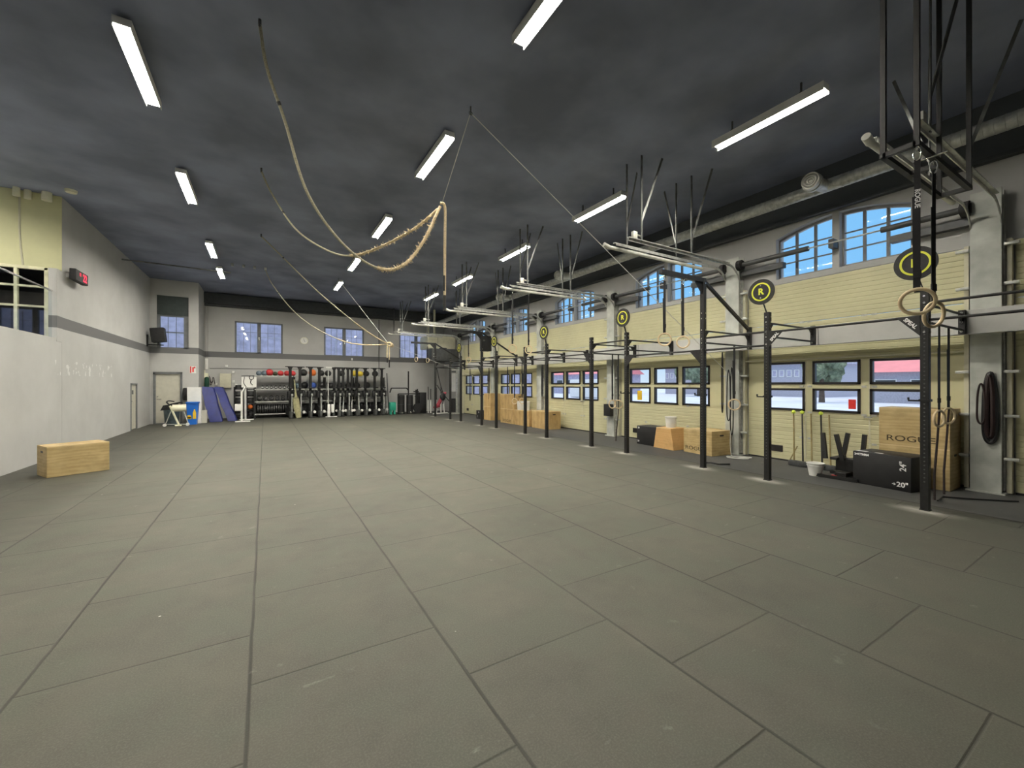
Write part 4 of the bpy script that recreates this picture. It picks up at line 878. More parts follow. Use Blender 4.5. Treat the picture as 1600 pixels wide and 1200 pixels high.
MB().cyl((-0.1, 21.80, 1.40), (-0.1, 21.90, 1.40), 0.08, n=6).cyl((-0.1, 22.0, 1.40), (-0.1, 22.10, 1.40), 0.08, n=6).build('head', 'blackm', db, smooth=False); MB().cyl((-0.1, 21.9, 1.39), (-0.1, 22.0, 1.39), 0.016).build('grip', 'steel', db); MB().box((-0.14, 21.795, 1.385), (-0.06, 21.80, 1.42)).build('number_print', 'letter', db)
for k_ in range(1, 7): dup(db, (-0.1+0.175*k_, 21.95, 1.32))
kb = thing('kettlebell', 'dark kettlebell on the third rack shelf', 'kettlebell', (-0.22, 22, 0.76), 'kettlebells on the third shelf')
MB().sph((-0.22, 22, 0.86), 0.10, (1, 1, 0.97)).build('bell', 'plate', kb); MB().tube([(-0.22+0.065*math.cos(a)*1.05, 22, 0.93+0.085*math.sin(a)) for a in [PI*k/10 for k in range(11)]], 0.015).build('handle', 'plate', kb)
for k_ in range(1, 6): dup(kb, (-0.22+0.235*k_, 22, 0.76))
pl = thing('weight_plate', 'grey weight plate standing upright on the lowest rack shelf', 'weight plate', (-0.28, 22, 0.20), 'weight plates on the lowest shelf')
MB().cyl((-0.30, 22, 0.42), (-0.255, 22, 0.42), 0.185, n=28).build('disc', 'plate', pl); MB().cyl((-0.305, 22, 0.42), (-0.25, 22, 0.42), 0.05, n=16).build('hub', 'steel', pl)
for k_ in range(1, 15): dup(pl, (-0.28+0.092*k_, 22, 0.20))
for k_ in range(14): dup(pl, (2.0+0.2*k_, 22, 0.20), label='grey weight plate standing on the lowest shelf behind the rowing machines', group='weight plates behind the rowing machines')

# rowing machines standing on end
def rower():
    t = thing('rowing_machine', '', 'rowing machine', (0, 0, 0), 'rowing machines standing on end')
    MB().box((-0.05, -0.06, 0.5), (0.05, 0.02, 2.30), 0.006).build('monorail', 'black', t, smooth=False)
    MB().box((-0.205, -0.04, 2.31), (0.205, 0.02, 2.35), 0.006).prism([(-0.035, -0.03, 2.18), (0.035, -0.03, 2.18), (0.11, -0.03, 2.31), (-0.11, -0.03, 2.31)], (0, 0.03, 0)).build('rear_foot', 'black', t, smooth=False)
    MB().bar((0, -0.16, 0.98), (-0.05, -0.28, 0.26), 0.06, 0.035).build('front_leg', 'galv', t, smooth=False)
    mb = MB()
    for s_ in (-1, 1): mb.box((s_*0.115-0.055, -0.20, 0.92), (s_*0.115+0.055, -0.04, 1.22), 0.03)
    mb.build('footrests', 'blackm', t)
    MB().box((-0.04, -0.23, 1.00), (0.04, -0.16, 1.10), 0.01).build('handle_holder', 'galv', t)
    MB().cyl((-0.08, 0.02, 0.32), (0.08, 0.02, 0.32), 0.22, n=32).build('flywheel', 'blackm', t)
    MB().box((-0.11, -0.31, 0.02), (-0.01, -0.1, 0.30), 0.01).build('front_foot', 'galvp', t)
    MB().box((-0.12, -0.20, 1.34), (0.12, -0.05, 1.39), 0.02).build('seat', 'blackm', t)
    MB().cyl((0.07, -0.33, 0.27), (0.07, -0.38, 0.27), 0.065, 0.055, n=20).build('end_cap', 'white', t)
    MB().box((-0.17, -0.31, 0.0), (0.17, -0.22, 0.035), 0.006).build('floor_foot', 'black', t)
    return t
rx = [0.97, 1.37, 1.80, 2.18, 3.02, 3.45, 3.84, 4.26, 4.69, 5.06]
rw = rower(); ords = ['first from the left', 'second from the left', 'third from the left', 'fourth from the left', 'fifth from the left', 'fifth from the right', 'fourth from the right', 'third from the right', 'second from the right', 'last one on the right']
for i, x in enumerate(rx):
    o = rw if i == 0 else dup(rw, (x, 21.25, 0)); o.location = (x, 21.20+0.10*(i % 2), 0); o.rotation_euler = (0, 0, 0.25 if i % 3 else 0.4)
    o['label'] = 'black rowing machine standing on end, '+ords[i]+' of the row'
for i, x in enumerate((2.86, 3.27, 3.66)):
    o = dup(rw, (x, 21.50, 0), 0.0, 'black rowing machine standing on end in the back row, '+['left', 'middle', 'right'][i]+' of three', 'rowing machines in the back row')
t = thing('ski_machine', 'white topped exercise machine standing among the rowing machines', 'exercise machine', (2.6, 21.0, 0))
MB().box((2.42, 20.93, 0), (2.95, 21.0, 0.03)).box((2.5, 20.92, 0.03), (2.62, 21.02, 0.6), 0.02).box((2.66, 20.92, 0.2), (2.78, 21.0, 0.6), 0.03).build('base', 'white', t)
MB().box((2.52, 20.96, 0.6), (2.56, 21.0, 2.28)).build('mast', 'galv', t, smooth=False); MB().box((2.42, 20.94, 2.28), (2.7, 21.02, 2.35), 0.02).build('top_cap', 'white', t)
t = thing('canvas_bag', 'khaki folded canvas trousers-shaped bag hanging between the first rowing machines', 'bag', (1.2, 20.9, 0.02))
MB().tube([(1.12, 20.88, 1.75), (1.17, 20.88, 1.2), (1.19, 20.88, 0.95)], [0.025, 0.03, 0.06]).tube([(1.15, 20.88, 0.95), (1.18, 20.88, 0.5), (1.3, 20.87, 0.03)], [0.09, 0.10, 0.10]).tube([(1.23, 20.88, 0.95), (1.27, 20.88, 0.5), (1.32, 20.86, 0.03)], [0.07, 0.09, 0.09]).build('canvas', 'khaki', t)
MB().torus((1.19, 20.88, 0.92), 0.10, 0.012, n=20, m=6).build('belt', 'blackf', t)

# white stand and plate tower left of the racks
t = thing('equipment_stand', 'white steel stand with a board on top and small white shelf box', 'stand', (-0.75, 20.3, 0))
for x, y in ((-0.82, 20.1), (-0.72, 21.05)):
    MB().box((x-0.035, y-0.035, 0.04), (x+0.035, y+0.035, 1.5 if y > 21 else 1.25)).build('post', 'white', t, smooth=False)
    MB().box((x-0.22, y-0.03, 0), (x+0.30, y+0.03, 0.04)).build('foot_bar', 'white', t, smooth=False)
MB().box((-0.86, 20.9, 1.40), (-0.32, 20.94, 1.86), 0.005).build('board', 'white', t, smooth=False)
MB().box((-1.05, 20.0, 0.46), (-0.82, 20.25, 0.72), 0.01).build('shelf_box', 'white', t, smooth=False)
MB().bar((-0.82, 20.1, 1.2), (-0.72, 21.05, 1.45), 0.04).build('tie_bar', 'white', t, smooth=False)
mb = MB().torus((-0.50, 20.88, 1.82), 0.08, 0.014, (0, 1, 0), 20, 6).tube([(-0.86, 20.88, 1.88), (-0.4, 20.88, 1.9)], 0.015).tube(bez([(-0.5, 20.88, 1.74), (-0.53, 20.87, 1.6), (-0.45, 20.87, 1.5)], 6), 0.012).tube(bez([(-0.75, 20.88, 1.85), (-0.78, 20.87, 1.6), (-0.68, 20.87, 1.42)], 6), 0.012)
tag(mb.build('headset_cables', 'blackf'), 'black cables and loop hooked over the white board', 'cable')
for j, (x0, x1, lb) in enumerate(((-1.16, -0.86, 'left'), (-0.70, -0.42, 'right'))):
    t = thing('bumper_tower', 'black shelf tower of stacked bumper plates, %s of two by the white stand' % lb, 'shelf tower', ((x0+x1)/2, 21.9, 0), 'two towers of bumper plates')
    mb = MB()
    for x in (x0, x1): mb.box((x-0.02, 21.7, 0), (x+0.02, 22.2, 1.38 if j else 1.42))
    mb.build('side_panel', 'black', t, smooth=False)
    for z in (0.12, 0.42, 0.72, 1.02, 1.32): MB().box((x0, 21.7, z-0.02), (x1, 22.2, z)).build('shelf', 'black', t, smooth=False)
    for z in ((0.12, 0.42, 0.72, 1.02) if not j else (0.12, 0.72, 1.02)):
        for q in range(3):
            tag(MB().cyl(((x0+x1)/2, 21.9, z+0.07*q+0.003), ((x0+x1)/2, 21.9, z+0.07*q+0.06), 0.125, n=28).build('bumper_plate', 'plate' if q % 2 else 'blackm'), 'small dark bumper plate lying in the %s shelf tower' % lb, 'weight plate', 'bumper plates in the %s tower' % lb)
tag(MB().cyl((-1.01, 21.85, 1.32), (-1.01, 21.85, 1.50), 0.14, 0.11, n=28).build('black_cushion', 'blackf'), 'round black cushion on top of the left plate tower', 'cushion')
tag(MB().sph((-0.57, 21.86, 0.42+0.105), 0.105).build('slam_ball', 'orange'), 'orange ball in the shelf tower behind the white stand', 'ball')

# blue crash mats leaning
def mat_(lean, x0, x1, label, dx_, y0, yt):
    t = thing('crash_mat', label, 'crash mat', ((x0+x1)/2, y0, 0), 'blue crash mats leaning on the wall'); th = 0.22
    p = [(x0, y0, 0.0), (x1, y0, 0.0), (x1+dx_, yt, 1.40), (x0+dx_, yt, 1.42)]
    mb = MB().prism(p, (0.03, th, 0.02)); bmesh.ops.subdivide_edges(mb.bm, edges=mb.bm.edges[:], cuts=3, use_grid_fill=True)
    for v in mb.bm.verts: v.co.y += 0.02*math.sin(v.co.z*4+v.co.x*5); v.co.x += 0.012*math.sin(v.co.z*7)
    for v in mb.bm.verts: v.co.z = max(0.0, v.co.z)
    bmesh.ops.bevel(mb.bm, geom=[e for e in mb.bm.edges if e.calc_face_angle(0) > 0.8], offset=0.02, segments=2, affect='EDGES')
    for v in mb.bm.verts: v.co.z = max(0.0, v.co.z)
    mb.build('cover', 'blue', t); return t
mat_(0, -1.92, -1.50, 'blue vinyl crash mat leaning beside the white cabinet, left of two', -0.35, 20.52, 20.98)
mat_(0, -1.32, -1.02, 'blue vinyl crash mat leaning on the wall, right of two', -0.52, 20.6, 21.15)
# white cabinet
t = thing('white_cabinet', 'tall white cabinet between the blue bin and the blue mats', 'cabinet', (-2.3, 20.5, 0))
MB().box((-2.60, 20.22, 0.0), (-2.16, 20.52, 1.42), 0.005).build('body', 'white', t, smooth=False)
MB().box((-2.155, 20.24, 0.0), (-1.99, 20.50, 0.50), 0.004).build('side_box', 'door_white', t, smooth=False)
MB().box((-2.57, 20.215, 0.05), (-2.17, 20.22, 1.38)).build('door', 'white', t, smooth=False)
tag(MB().box((-2.77, 20.5, 0.9), (-2.63, 20.7, 1.4), 0.04).build('black_jacket', 'blackf'), 'black cloth hanging by the wall behind the white cabinet', 'cloth')
t = thing('recycling_bin', 'blue recycling bin with yellow bottle picture', 'bin', (-2.37, 19.85, 0))
MB().prism([(-2.51, 19.72, 0), (-2.25, 19.72, 0), (-2.20, 19.72, 0.80), (-2.56, 19.72, 0.80)], (0, 0.32, 0)).build('body', 'bluebin', t, smooth=False)
MB().box((-2.58, 19.69, 0.80), (-2.18, 20.07, 0.86), 0.01).build('rim', 'bluebin', t)
pm = MB().cyl((-2.47, 19.715, 0.30), (-2.47, 19.71, 0.30), 0.065, n=20).box((-2.535, 19.71, 0.22), (-2.405, 19.715, 0.30)).box((-2.36, 19.71, 0.22), (-2.26, 19.715, 0.46)).prism([(-2.36, 19.71, 0.46), (-2.26, 19.71, 0.46), (-2.29, 19.71, 0.54), (-2.33, 19.71, 0.54)], (0, 0.005, 0)).box((-2.33, 19.71, 0.54), (-2.29, 19.715, 0.58))
pm.build('bottle_picture', 'yellow', t, smooth=False)
t = thing('waste_bin', 'dark grey waste bin with an open black lid by the exit door', 'bin', (-3.0, 19.9, 0))
MB().cyl((-3.02, 19.95, 0), (-3.02, 19.95, 0.58), 0.20, 0.25, n=28).build('body', 'binc', t)
MB().box((-3.30, 19.72, 0.58), (-2.78, 20.18, 0.64), 0.02).prism([(-3.32, 19.72, 0.56), (-3.24, 19.72, 0.75), (-2.85, 19.72, 0.80), (-2.85, 19.72, 0.60)], (0, 0.4, 0)).build('lid', 'blackm', t)
t = thing('folded_exercise_machine', 'cream exercise machine with black handle, splayed legs and small wheels', 'exercise machine', (-2.8, 19.3, 0))
MB().cyl((-2.92, 19.35, 0.66), (-2.52, 19.40, 0.66), 0.13, n=28).cyl((-2.95, 19.34, 0.66), (-2.92, 19.35, 0.66), 0.06, n=20).build('motor_housing', 'creamp', t)
MB().tube(bez([(-3.08, 19.3, 0.90), (-3.0, 19.3, 0.80), (-2.9, 19.3, 0.82), (-2.7, 19.32, 0.86), (-2.62, 19.35, 0.84)], 6), 0.025).tube(bez([(-3.08, 19.3, 0.90), (-3.0, 19.32, 0.93), (-2.85, 19.32, 0.90)], 6), 0.02).build('handle', 'blackf', t)
for a, b, r_ in (((-2.98, 19.32, 0.75), (-2.72, 19.28, 0.05), 0.035), ((-2.60, 19.36, 0.60), (-2.44, 19.30, 0.05), 0.016), ((-2.95, 19.30, 0.55), (-3.10, 19.28, 0.08), 0.016), ((-3.10, 19.28, 0.08), (-2.44, 19.3, 0.05), 0.014)): MB().cyl(a, b, r_, n=12).build('leg', 'galv' if r_ < 0.03 else 'creamp', t)
for x in (-3.12, -2.46): MB().cyl((x, 19.24, 0.055), (x, 19.29, 0.055), 0.055, n=20).build('wheel', 'white', t)
MB().box((-2.83, 19.22, 0.0), (-2.64, 19.34, 0.05), 0.02).build('foot', 'creamp', t)

# wall things
def wt(name, label, cat, a, b, m, bev=0.006, grp=None): return tag(MB().box(a, b, bev).build(name, m), label, cat, grp)
t = thing('wall_speaker', 'black loudspeaker on a bracket in the corner beside the tall window', 'loudspeaker', (-3.5, 20.3, 3.05))
MB().box((-3.66, 20.02, 3.12), (-3.24, 20.38, 3.66), 0.03, rot=Matrix.Rotation(-0.12, 3, 'Y')).build('cabinet', 'blackm', t); MB().bar((-3.78, 20.25, 3.02), (-3.3, 20.2, 3.02), 0.05, 0.04).bar((-3.78, 20.25, 2.95), (-3.78, 20.25, 3.4), 0.05).bar((-3.45, 20.2, 3.0), (-3.45, 20.2, 3.2), 0.05).build('bracket', 'black', t, smooth=False)
t = thing('gym_timer', 'black timer with red digits hanging on the left wall', 'timer', (-3.72, 13.0, 3.85))
MB().box((-3.80, 12.95, 3.92), (-3.70, 13.08, 4.02)).build('bracket', 'white', t, smooth=False)
tm = MB().box((-3.72, 12.86, 3.87), (-3.61, 13.60, 4.12), 0.012).build('case', 'blackm', t, smooth=False)
text('22', 0.24, frame_m((-3.606, 13.38, 3.99), (0, 1, 0), (0, 0, 1)), 'led', t, 0.001, 0.006, 'digits', 'glowing red digits')
text('12', 0.10, frame_m((-3.606, 13.1, 4.03), (0, 1, 0), (0, 0, 1)), 'led', t, 0.001, 0.002, 'digits', 'small red digits')
t = thing('wall_clock', 'round white clock on the far wall between the first two windows', 'clock', (1.65, YF-0.04, 3.5))
MB().cyl((1.65, YF, 3.68), (1.65, YF-0.04, 3.68), 0.16, n=36).build('face', 'white', t); MB().torus((1.65, YF-0.04, 3.68), 0.16, 0.012, (0, 1, 0), 36, 6).build('rim', 'creamp', t); MB().bar((1.65, YF-0.045, 3.68), (1.63, YF-0.045, 3.78), 0.008).bar((1.65, YF-0.045, 3.68), (1.70, YF-0.045, 3.62), 0.01).build('hands', 'blackf', t, smooth=False)
t = thing('fire_equipment_sign', 'small red and white safety sign above the exit door corner', 'sign', (-2.48, dw-0.01, 1.98))
MB().box((-2.58, dw-0.02, 1.98), (-2.38, dw, 2.26)).build('panel', 'white', t, smooth=False); MB().box((-2.50, dw-0.024, 2.02), (-2.45, dw-0.02, 2.22)).box((-2.44, dw-0.024, 2.17), (-2.40, dw-0.02, 2.24)).box((-2.57, dw-0.024, 1.99), (-2.53, dw-0.02, 2.25)).box((-2.45, dw-0.024, 2.19), (-2.41, dw-0.02, 2.22)).build('symbol', 'signr', t, smooth=False)
Y1 = YF
wt('electrical_cabinet', 'cream electrical cabinet on the far wall above the blue mats', 'electrical box', (-1.74, Y1-0.18, 1.38), (-1.32, Y1, 2.02), 'cream2')
tag(MB().box((-2.43, Y1-0.2, 1.42), (-2.16, Y1, 2.03), 0.01).box((-2.40, Y1-0.15, 2.03), (-2.28, Y1, 2.16), 0.01).build('switch_cabinet', 'creamp', smooth=False), 'narrow off white switch cabinet in the corner left of the cream electrical cabinet', 'electrical box')
wt('junction_box', 'tall white junction box high in the corner under the dark band', 'electrical box', (-2.28, Y1-0.08, 2.2), (-2.18, Y1, 2.68), 'white')
for i, (x, z, lb) in enumerate(((-1.50, 2.36, 'above the cream electrical cabinet'), (-1.24, 2.09, 'to the upper right of the cream cabinet'), (-1.24, 1.66, 'to the lower right of the cream cabinet'), (-1.86, 1.54, 'left of the cream cabinet'), (-1.14, 1.5, 'above the left plate tower'))):
    wt('wall_socket', 'small white socket box '+lb, 'socket', (x-0.05, Y1-0.06, z-0.05), (x+0.05, Y1, z+0.05), 'white', grp='small socket boxes on the far wall')
tag(MB().cyl((-2.19, 22.35, 1.40), (-2.19, 22.35, 1.78), 0.085, n=20).sph((-2.19, 22.35, 1.78), 0.085).build('gas_bottle', 'dgreen'), 'dark green cylinder on the wall beside the switch cabinet', 'cylinder')
tag(MB().tube(bez([(-2.12, 22.6, 1.9), (-2.05, 22.58, 1.6), (-1.98, 22.58, 1.85), (-1.92, 22.6, 1.55)], 8), 0.012).tube(bez([(-2.1, 22.6, 1.85), (-2.08, 22.58, 1.5), (-1.98, 22.58, 1.7)], 8), 0.012).build('hanging_cables', 'band'), 'dark tangled cables hanging right of the switch cabinet', 'cable')
tag(MB().tube([(-2.12, Y1-0.015, 2.24), (1.4, Y1-0.015, 2.27)], 0.012, 6).build('wall_cable', 'dgrey'), 'thin cable running along the far wall above the electrical boxes', 'cable')
for i, (x, lb) in enumerate(((-2.24, 'left'), (-2.17, 'right'))):
    tag(MB().tube([(x, Y1-0.03, 2.7), (x, Y1-0.03, 5.0)], 0.02, 8).build('wall_pipe', 'wall'), 'grey painted pipe in the step corner of the far wall, %s of two' % lb, 'pipe', 'pipes in the step corner')
tag(MB().tube([(5.25, Y1-0.03, 1.9), (5.25, Y1-0.03, 5.0)], 0.018, 8).build('wall_pipe', 'dgrey'), 'thin dark pipe on the far wall right of the middle window', 'pipe')
tag(MB().tube([(5.95, Y1-0.4, 5.6), (5.95, Y1-0.4, 4.25)], [0.05, 0.015], 8).build('hanging_pipe', 'dgrey'), 'dark tapering rod hanging from the ceiling left of the right far window', 'rod')
tag(MB().box((3.85, Y1-0.03, 2.78), (3.92, Y1, 2.90)).build('light_switch', 'white', smooth=False), 'tiny white box on the dark band below the middle window', 'switch')

# right far corner
t = thing('air_handling_unit', 'large cream air handling unit high in the far right corner', 'air unit', (8.1, 21.6, 3.45))
MB().box((7.35, 20.9, 3.42), (8.95, 22.2, 4.12), 0.06).build('body', 'creamp', t); MB().box((7.9, 20.89, 3.45), (7.91, 20.90, 4.1)).build('panel_joint', 'dgrey', t, smooth=False)
for x in (7.60, 7.98): MB().cyl((x, 21.6, 4.12), (x, 21.6, ZC-0.002), 0.06, n=14).build('pipe', 'creamp', t)
t = thing('heater_box', 'dark grey box unit below the cream air unit in the far right corner', 'heater', (8.0, 20.6, 2.7))
MB().box((7.25, 20.0, 2.72), (8.7, 20.8, 3.36), 0.02).build('body', 'dgrey', t); MB().box((7.34, 19.99, 3.05), (7.40, 20.0, 3.1)).box((7.34, 19.99, 2.92), (7.40, 20.0, 2.97)).build('indicator', 'galv', t, smooth=False); MB().bar((8.0, 20.4, 3.36), (8.0, 20.4, 3.43), 0.3).build('mount', 'dgrey', t, smooth=False)
t = thing('rig_speaker', 'black loudspeaker hanging behind the tall rig post', 'loudspeaker', (7.25, 14.1, 2.78))
MB().box((7.08, 13.95, 2.80), (7.45, 14.25, 3.38), 0.02).build('cabinet', 'blackf', t); MB().bar((6.99, 13.85, 3.2), (7.2, 14.0, 3.2), 0.05).build('bracket', 'black', t, smooth=False)
for i in range(5):
    x = 5.32+0.065*i; y = 21.9+0.05*(i % 2); h = (2.05, 1.95, 1.9, 1.75, 2.12)[i]
    m = ('tube', 'galv', 'galvp', 'galv', 'dgrey')[i]
    tag(MB().cyl((x, y, 0), (x+0.03, y+0.55, h), 0.018 if i != 4 else 0.026, n=10).build('training_pole', m), 'upright %s pole leaning at the right end of the racks' % ['white', 'steel', 'thin grey', 'pale steel', 'dark'][i], 'pole', 'poles at the right end of the racks')
t = thing('green_crate', 'green plastic crate on the floor right of the rowing machines', 'crate', (5.6, 21.2, 0.0))
mb = MB().box((5.42, 21.0, 0.2), (5.72, 21.3, 0.62), 0.03); [mb.box((x-0.04, 21.05, 0), (x+0.04, 21.25, 0.22)) for x in (5.48, 5.66)]; mb.build('body', 'green', t)
t = thing('power_rack', 'black steel rack with a tall post right of the green crate', 'rack', (6.2, 21.3, 0))
for a, b in (((5.60, 21.5, 1.33), (6.40, 21.5, 1.33)), ((6.50, 21.5, 0), (6.50, 21.5, 2.22)), ((5.60, 21.5, 1.33), (5.53, 21.5, 1.1)), ((6.40, 21.5, 1.33), (6.5, 21.5, 1.22)), ((5.9, 21.3, 1.03), (6.92, 21.3, 1.03)), ((6.92, 21.3, 0), (6.92, 21.3, 1.28)), ((5.9, 21.3, 0), (5.9, 21.3, 1.03))): MB().bar(a, b, 0.055).build('beam', 'black', t, smooth=False)
for i, (x, lb) in enumerate(((5.98, 'left'), (6.42, 'right'))):
    u = thing('weight_drum', 'black upright drum under the steel rack, %s of two' % lb, 'drum', (x, 21.0, 0), 'black drums under the steel rack')
    MB().cyl((x, 21.0, 0.02), (x, 21.0, 0.98), 0.17, n=28).build('body', 'black', u); mb = MB(); [mb.torus((x, 21.0, z), 0.172, 0.01, n=28, m=6) for z in (0.1, 0.5, 0.92)]; mb.build('hoops', 'dgrey', u)
    MB().box((x-0.03, 20.80, 0.02), (x+0.04, 20.84, 0.12), 0.01).build('base_clamp', 'steel', u)
u = thing('spin_bike', 'black exercise bike between the drums and the black cabinet', 'exercise bike', (6.75, 21.0, 0))
MB().bar((6.75, 21.0, 0.05), (6.75, 21.0, 1.25), 0.06).bar((6.62, 21.0, 1.15), (6.9, 21.0, 1.15), 0.05).bar((6.6, 21.0, 0.04), (6.98, 21.0, 0.04), 0.08).bar((6.68, 21.0, 0.9), (6.9, 21.0, 0.9), 0.04).build('frame', 'black', u, smooth=False); MB().cyl((6.85, 20.95, 0.32), (6.85, 21.05, 0.32), 0.24, n=28).build('flywheel', 'blackm', u)
tag(MB().box((6.98, 21.1, 0), (7.35, 21.6, 1.10), 0.02).build('black_cabinet', 'blackf'), 'tall black padded cabinet left of the slim black posts', 'cabinet')
for i, (x, h) in enumerate(((7.48, 1.1), (7.62, 0.98), (7.95, 1.05), (8.2, 1.15))):
    u = thing('barbell', 'upright barbell with %s in the far right corner, %s from the left' % (('a white sleeve', 'first'), ('a pale sleeve', 'second'), ('a white sleeve', 'third'), ('a white sleeve', 'fourth'))[i], 'barbell', (x, 21.2, 0), 'barbells stored upright in the far right corner')
    MB().cyl((x, 21.2, 0.45), (x, 21.2, h+0.3), 0.022, n=10).build('bar', 'black', u); MB().cyl((x, 21.2, 0.0), (x, 21.2, 0.70), 0.035, 0.025, n=12).build('sleeve', 'white', u)
u = thing('red_bench', 'red padded incline bench behind the far end of the rig', 'bench', (7.9, 20.4, 0))
MB().bar((7.62, 20.2, 0.42), (8.15, 20.5, 1.10), 0.20, 0.07).build('back_pad', 'redp', u); MB().bar((7.45, 20.1, 0.35), (7.7, 20.25, 0.40), 0.22, 0.07).build('seat_pad', 'redp', u)
MB().bar((7.35, 20.1, 0.03), (8.25, 20.4, 0.03), 0.06).bar((7.4, 20.0, 0.28), (7.75, 20.35, 0.20), 0.05).bar((8.1, 20.45, 0.03), (8.0, 20.42, 0.9), 0.05).bar((7.55, 20.15, 0.03), (7.6, 20.2, 0.4), 0.05).build('frame', 'white', u, smooth=False)
u = thing('cable_machine', 'tall grey and black cable machine in the far right corner', 'cable machine', (8.4, 19.9, 0))
MB().box((8.18, 19.85, 0), (8.24, 19.95, 2.3)).box((8.52, 19.85, 0), (8.58, 19.95, 2.3)).box((8.15, 19.83, 2.24), (8.6, 19.97, 2.32)).box((8.1, 19.6, 0), (8.6, 20.0, 0.06)).build('frame', 'galv', u, smooth=False)
MB().box((8.26, 19.84, 1.15), (8.50, 19.93, 2.12), 0.01).build('shroud', 'beam', u, smooth=False); MB().box((8.28, 19.84, 0.1), (8.48, 19.94, 0.8), 0.01).build('weight_stack', 'blackm', u, smooth=False)
u = thing('suspension_trainer', 'black straps and handles hanging on the far rig post', 'straps', (7.2, 18.6, 0.6))
MB().tube(bez([(7.0, 18.64, 2.3), (7.15, 18.6, 1.6), (7.3, 18.55, 1.0), (7.25, 18.5, 0.6)], 8), 0.02).tube(bez([(7.0, 18.62, 1.5), (7.2, 18.6, 1.2), (7.6, 18.5, 0.7)], 8), 0.02).build('straps', 'blackf', u); MB().sph((7.25, 18.5, 0.95), 0.14, (1, 1, 1.4)).build('handle_bundle', 'blackm', u)
# ceiling beams seen faintly
for i, y in enumerate((3.43, 7.15, 10.86, 14.6, 18.3)):
    pass
tag(MB().cyl((-3.75, 16.9, 5.35), (-1.0, 16.95, 5.33), 0.022, n=10).build('conduit', 'galvp'), 'thin pipe running under the ceiling from the left wall past the lights', 'pipe')
for i in range(4):
    x = -0.95+0.32*i; tag(MB().cyl((x, 16.8, ZC-0.09), (x, 16.8, ZC), 0.04, n=12).build('ceiling_eyelet', 'galv'), 'small pale ceiling fitting, %s in the row of four beside the left lights' % ['first', 'second', 'third', 'fourth'][i], 'ceiling fitting', 'row of four ceiling fittings')

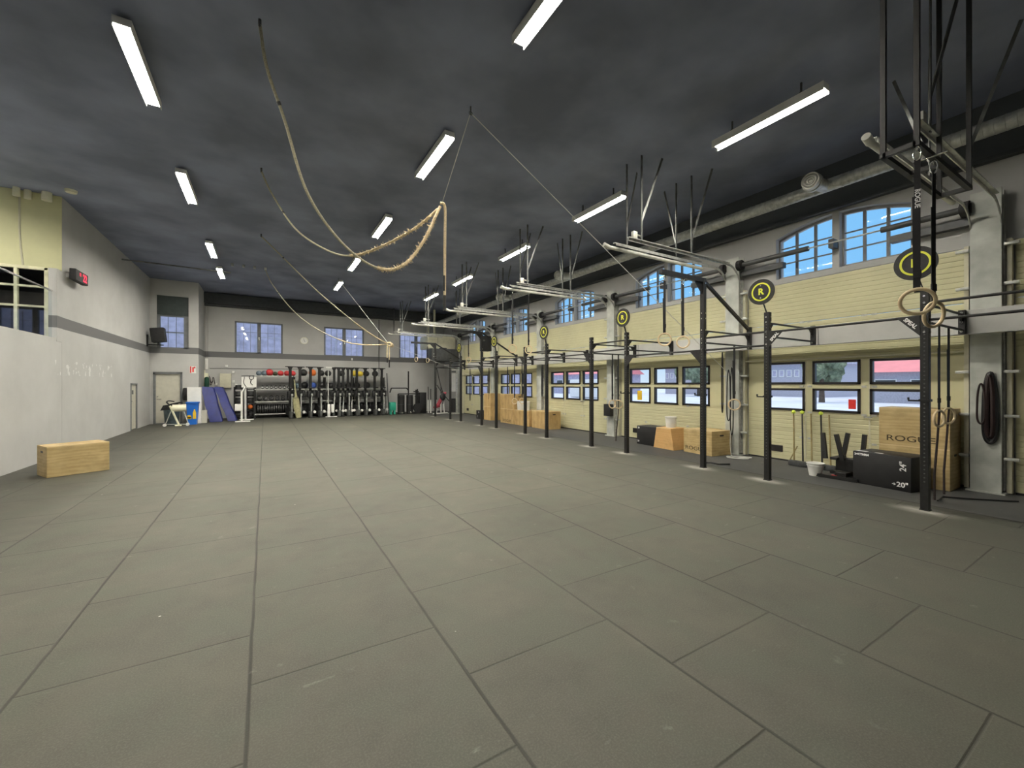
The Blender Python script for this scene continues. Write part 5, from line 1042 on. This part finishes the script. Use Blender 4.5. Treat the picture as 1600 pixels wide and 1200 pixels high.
# ------------------------------------------------------------------ outside
struct(MB().box((9.4, -60, -0.25), (120, 120, -0.15)).box((-60, 23.2, -0.25), (9.4, 120, -0.15)).build('ground_outside', 'asph', smooth=False, origin=(9.4, 0, -0.15)), 'pale asphalt yard outside')
def house(label, x0, y0, x1, y1, h, roofm, wallm, rh, face, nx, nz, pm='dgrey', fm='white', zb=1.2):
    t = thing('outside_building', label, 'building', ((x0+x1)/2, (y0+y1)/2, -0.15))
    MB().box((x0, y0, -0.15), (x1, y1, h)).build('walls', wallm, t, smooth=False)
    if rh:
        if face == 'x': MB().prism([(x0-0.5, y0-0.5, h), (x1+0.5, y0-0.5, h), ((x0+x1)/2, y0-0.5, h+rh)], (0, y1-y0+1, 0)).build('roof', roofm, t, smooth=False)
        else: MB().prism([(x0-0.5, y0-0.5, h), (x0-0.5, y1+0.5, h), (x0-0.5, (y0+y1)/2, h+rh)], (x1-x0+1, 0, 0)).build('roof', roofm, t, smooth=False)
    for k_ in range(nz):
        for i in range(nx):
            zc = zb+(h-zb)/nz*k_
            if face == 'x':
                yc = y0+(y1-y0)*(i+0.5)/nx; wdt = (y1-y0)/nx*0.32; a, b = (x0-0.06, yc-wdt, zc), (x0+0.05, yc+wdt, zc+(h-zb)/nz*0.55)
            else:
                xc = x0+(x1-x0)*(i+0.5)/nx; wdt = (x1-x0)/nx*0.32; a, b = (xc-wdt, y0-0.06, zc), (xc+wdt, y0+0.05, zc+(h-zb)/nz*0.55)
            f_ = MB().box(a, b).build('window', fm, t, smooth=False)
            a2 = [v+0.08*(i_ != (0 if face == 'x' else 1)) for i_, v in enumerate(a)]; b2 = [v-0.08*(i_ != (0 if face == 'x' else 1)) for i_, v in enumerate(b)]
            a2[0 if face == 'x' else 1] -= 0.01
            MB().box(a2, b2).build('pane', pm, f_, smooth=False)
    return t
house('long low house with a bright red roof across the yard', 48, 1, 58, 15.8, 2.6, 'roofr', 'extw', 3.6, 'x', 6, 1)
house('long grey building with a row of white windows across the yard', 60, 24, 70, 48, 4.2, 'brick', 'extw', 4.5, 'x', 26, 1, 'brick', zb=2.5)
house('grey building with a pinkish wall seen through the farther garage doors', 46, 50, 56, 78, 3.2, 'roofr', 'brick', 3.2, 'x', 10, 1)
house('mauve brick building close behind the far wall windows', -16, 33, 24, 42, 5.8, 'extw', 'brick', 0, 'y', 16, 2, 'brick', 'extw')
def tree(label, x, y, h, r, sd):
    t = thing('tree', label, 'tree', (x, y, -0.15)); rnd = random.Random(sd); mb = MB()
    MB().cyl((x, y, -0.15), (x, y, h*0.6), 0.25, 0.15, n=10).build('trunk', 'bark', t)
    for k_ in range(26):
        a = rnd.uniform(0, 2*PI); rr = rnd.uniform(0, r); z = h*0.65+rnd.uniform(-0.4, 0.45)*h*0.6
        mb.sph((x+rr*math.cos(a), y+rr*math.sin(a), z), rnd.uniform(0.25, 0.45)*r, n=12)
    for v in mb.bm.verts: v.co += V(rnd.uniform(-1, 1), rnd.uniform(-1, 1), rnd.uniform(-1, 1))*0.14
    mb.build('crown', 'leaf', t, smooth=False)
tree('green tree left of the red roofed house across the yard', 44, 17.9, 3.9, 1.5, 1); tree('low bush in front of the red roofed house', 45.5, 9.5, 1.9, 1.6, 2); tree('tree beyond the second garage door', 52, 36, 5.0, 2.6, 3)
tag(MB().box((16, -20, -0.15), (16.4, 32, -0.03)).build('kerb', 'letter', smooth=False), 'long pale kerb in the yard outside the garage doors', 'kerb')
tag(MB().box((27, -20, -0.15), (27.6, 32, -0.08)).build('kerb', 'letter', smooth=False), 'second pale kerb farther out in the yard', 'kerb')
wt('parked_van', 'pale van parked in the yard beyond the third garage door', 'van', (33, 36, -0.1), (36, 41, 2.1), 'white', 0.2)
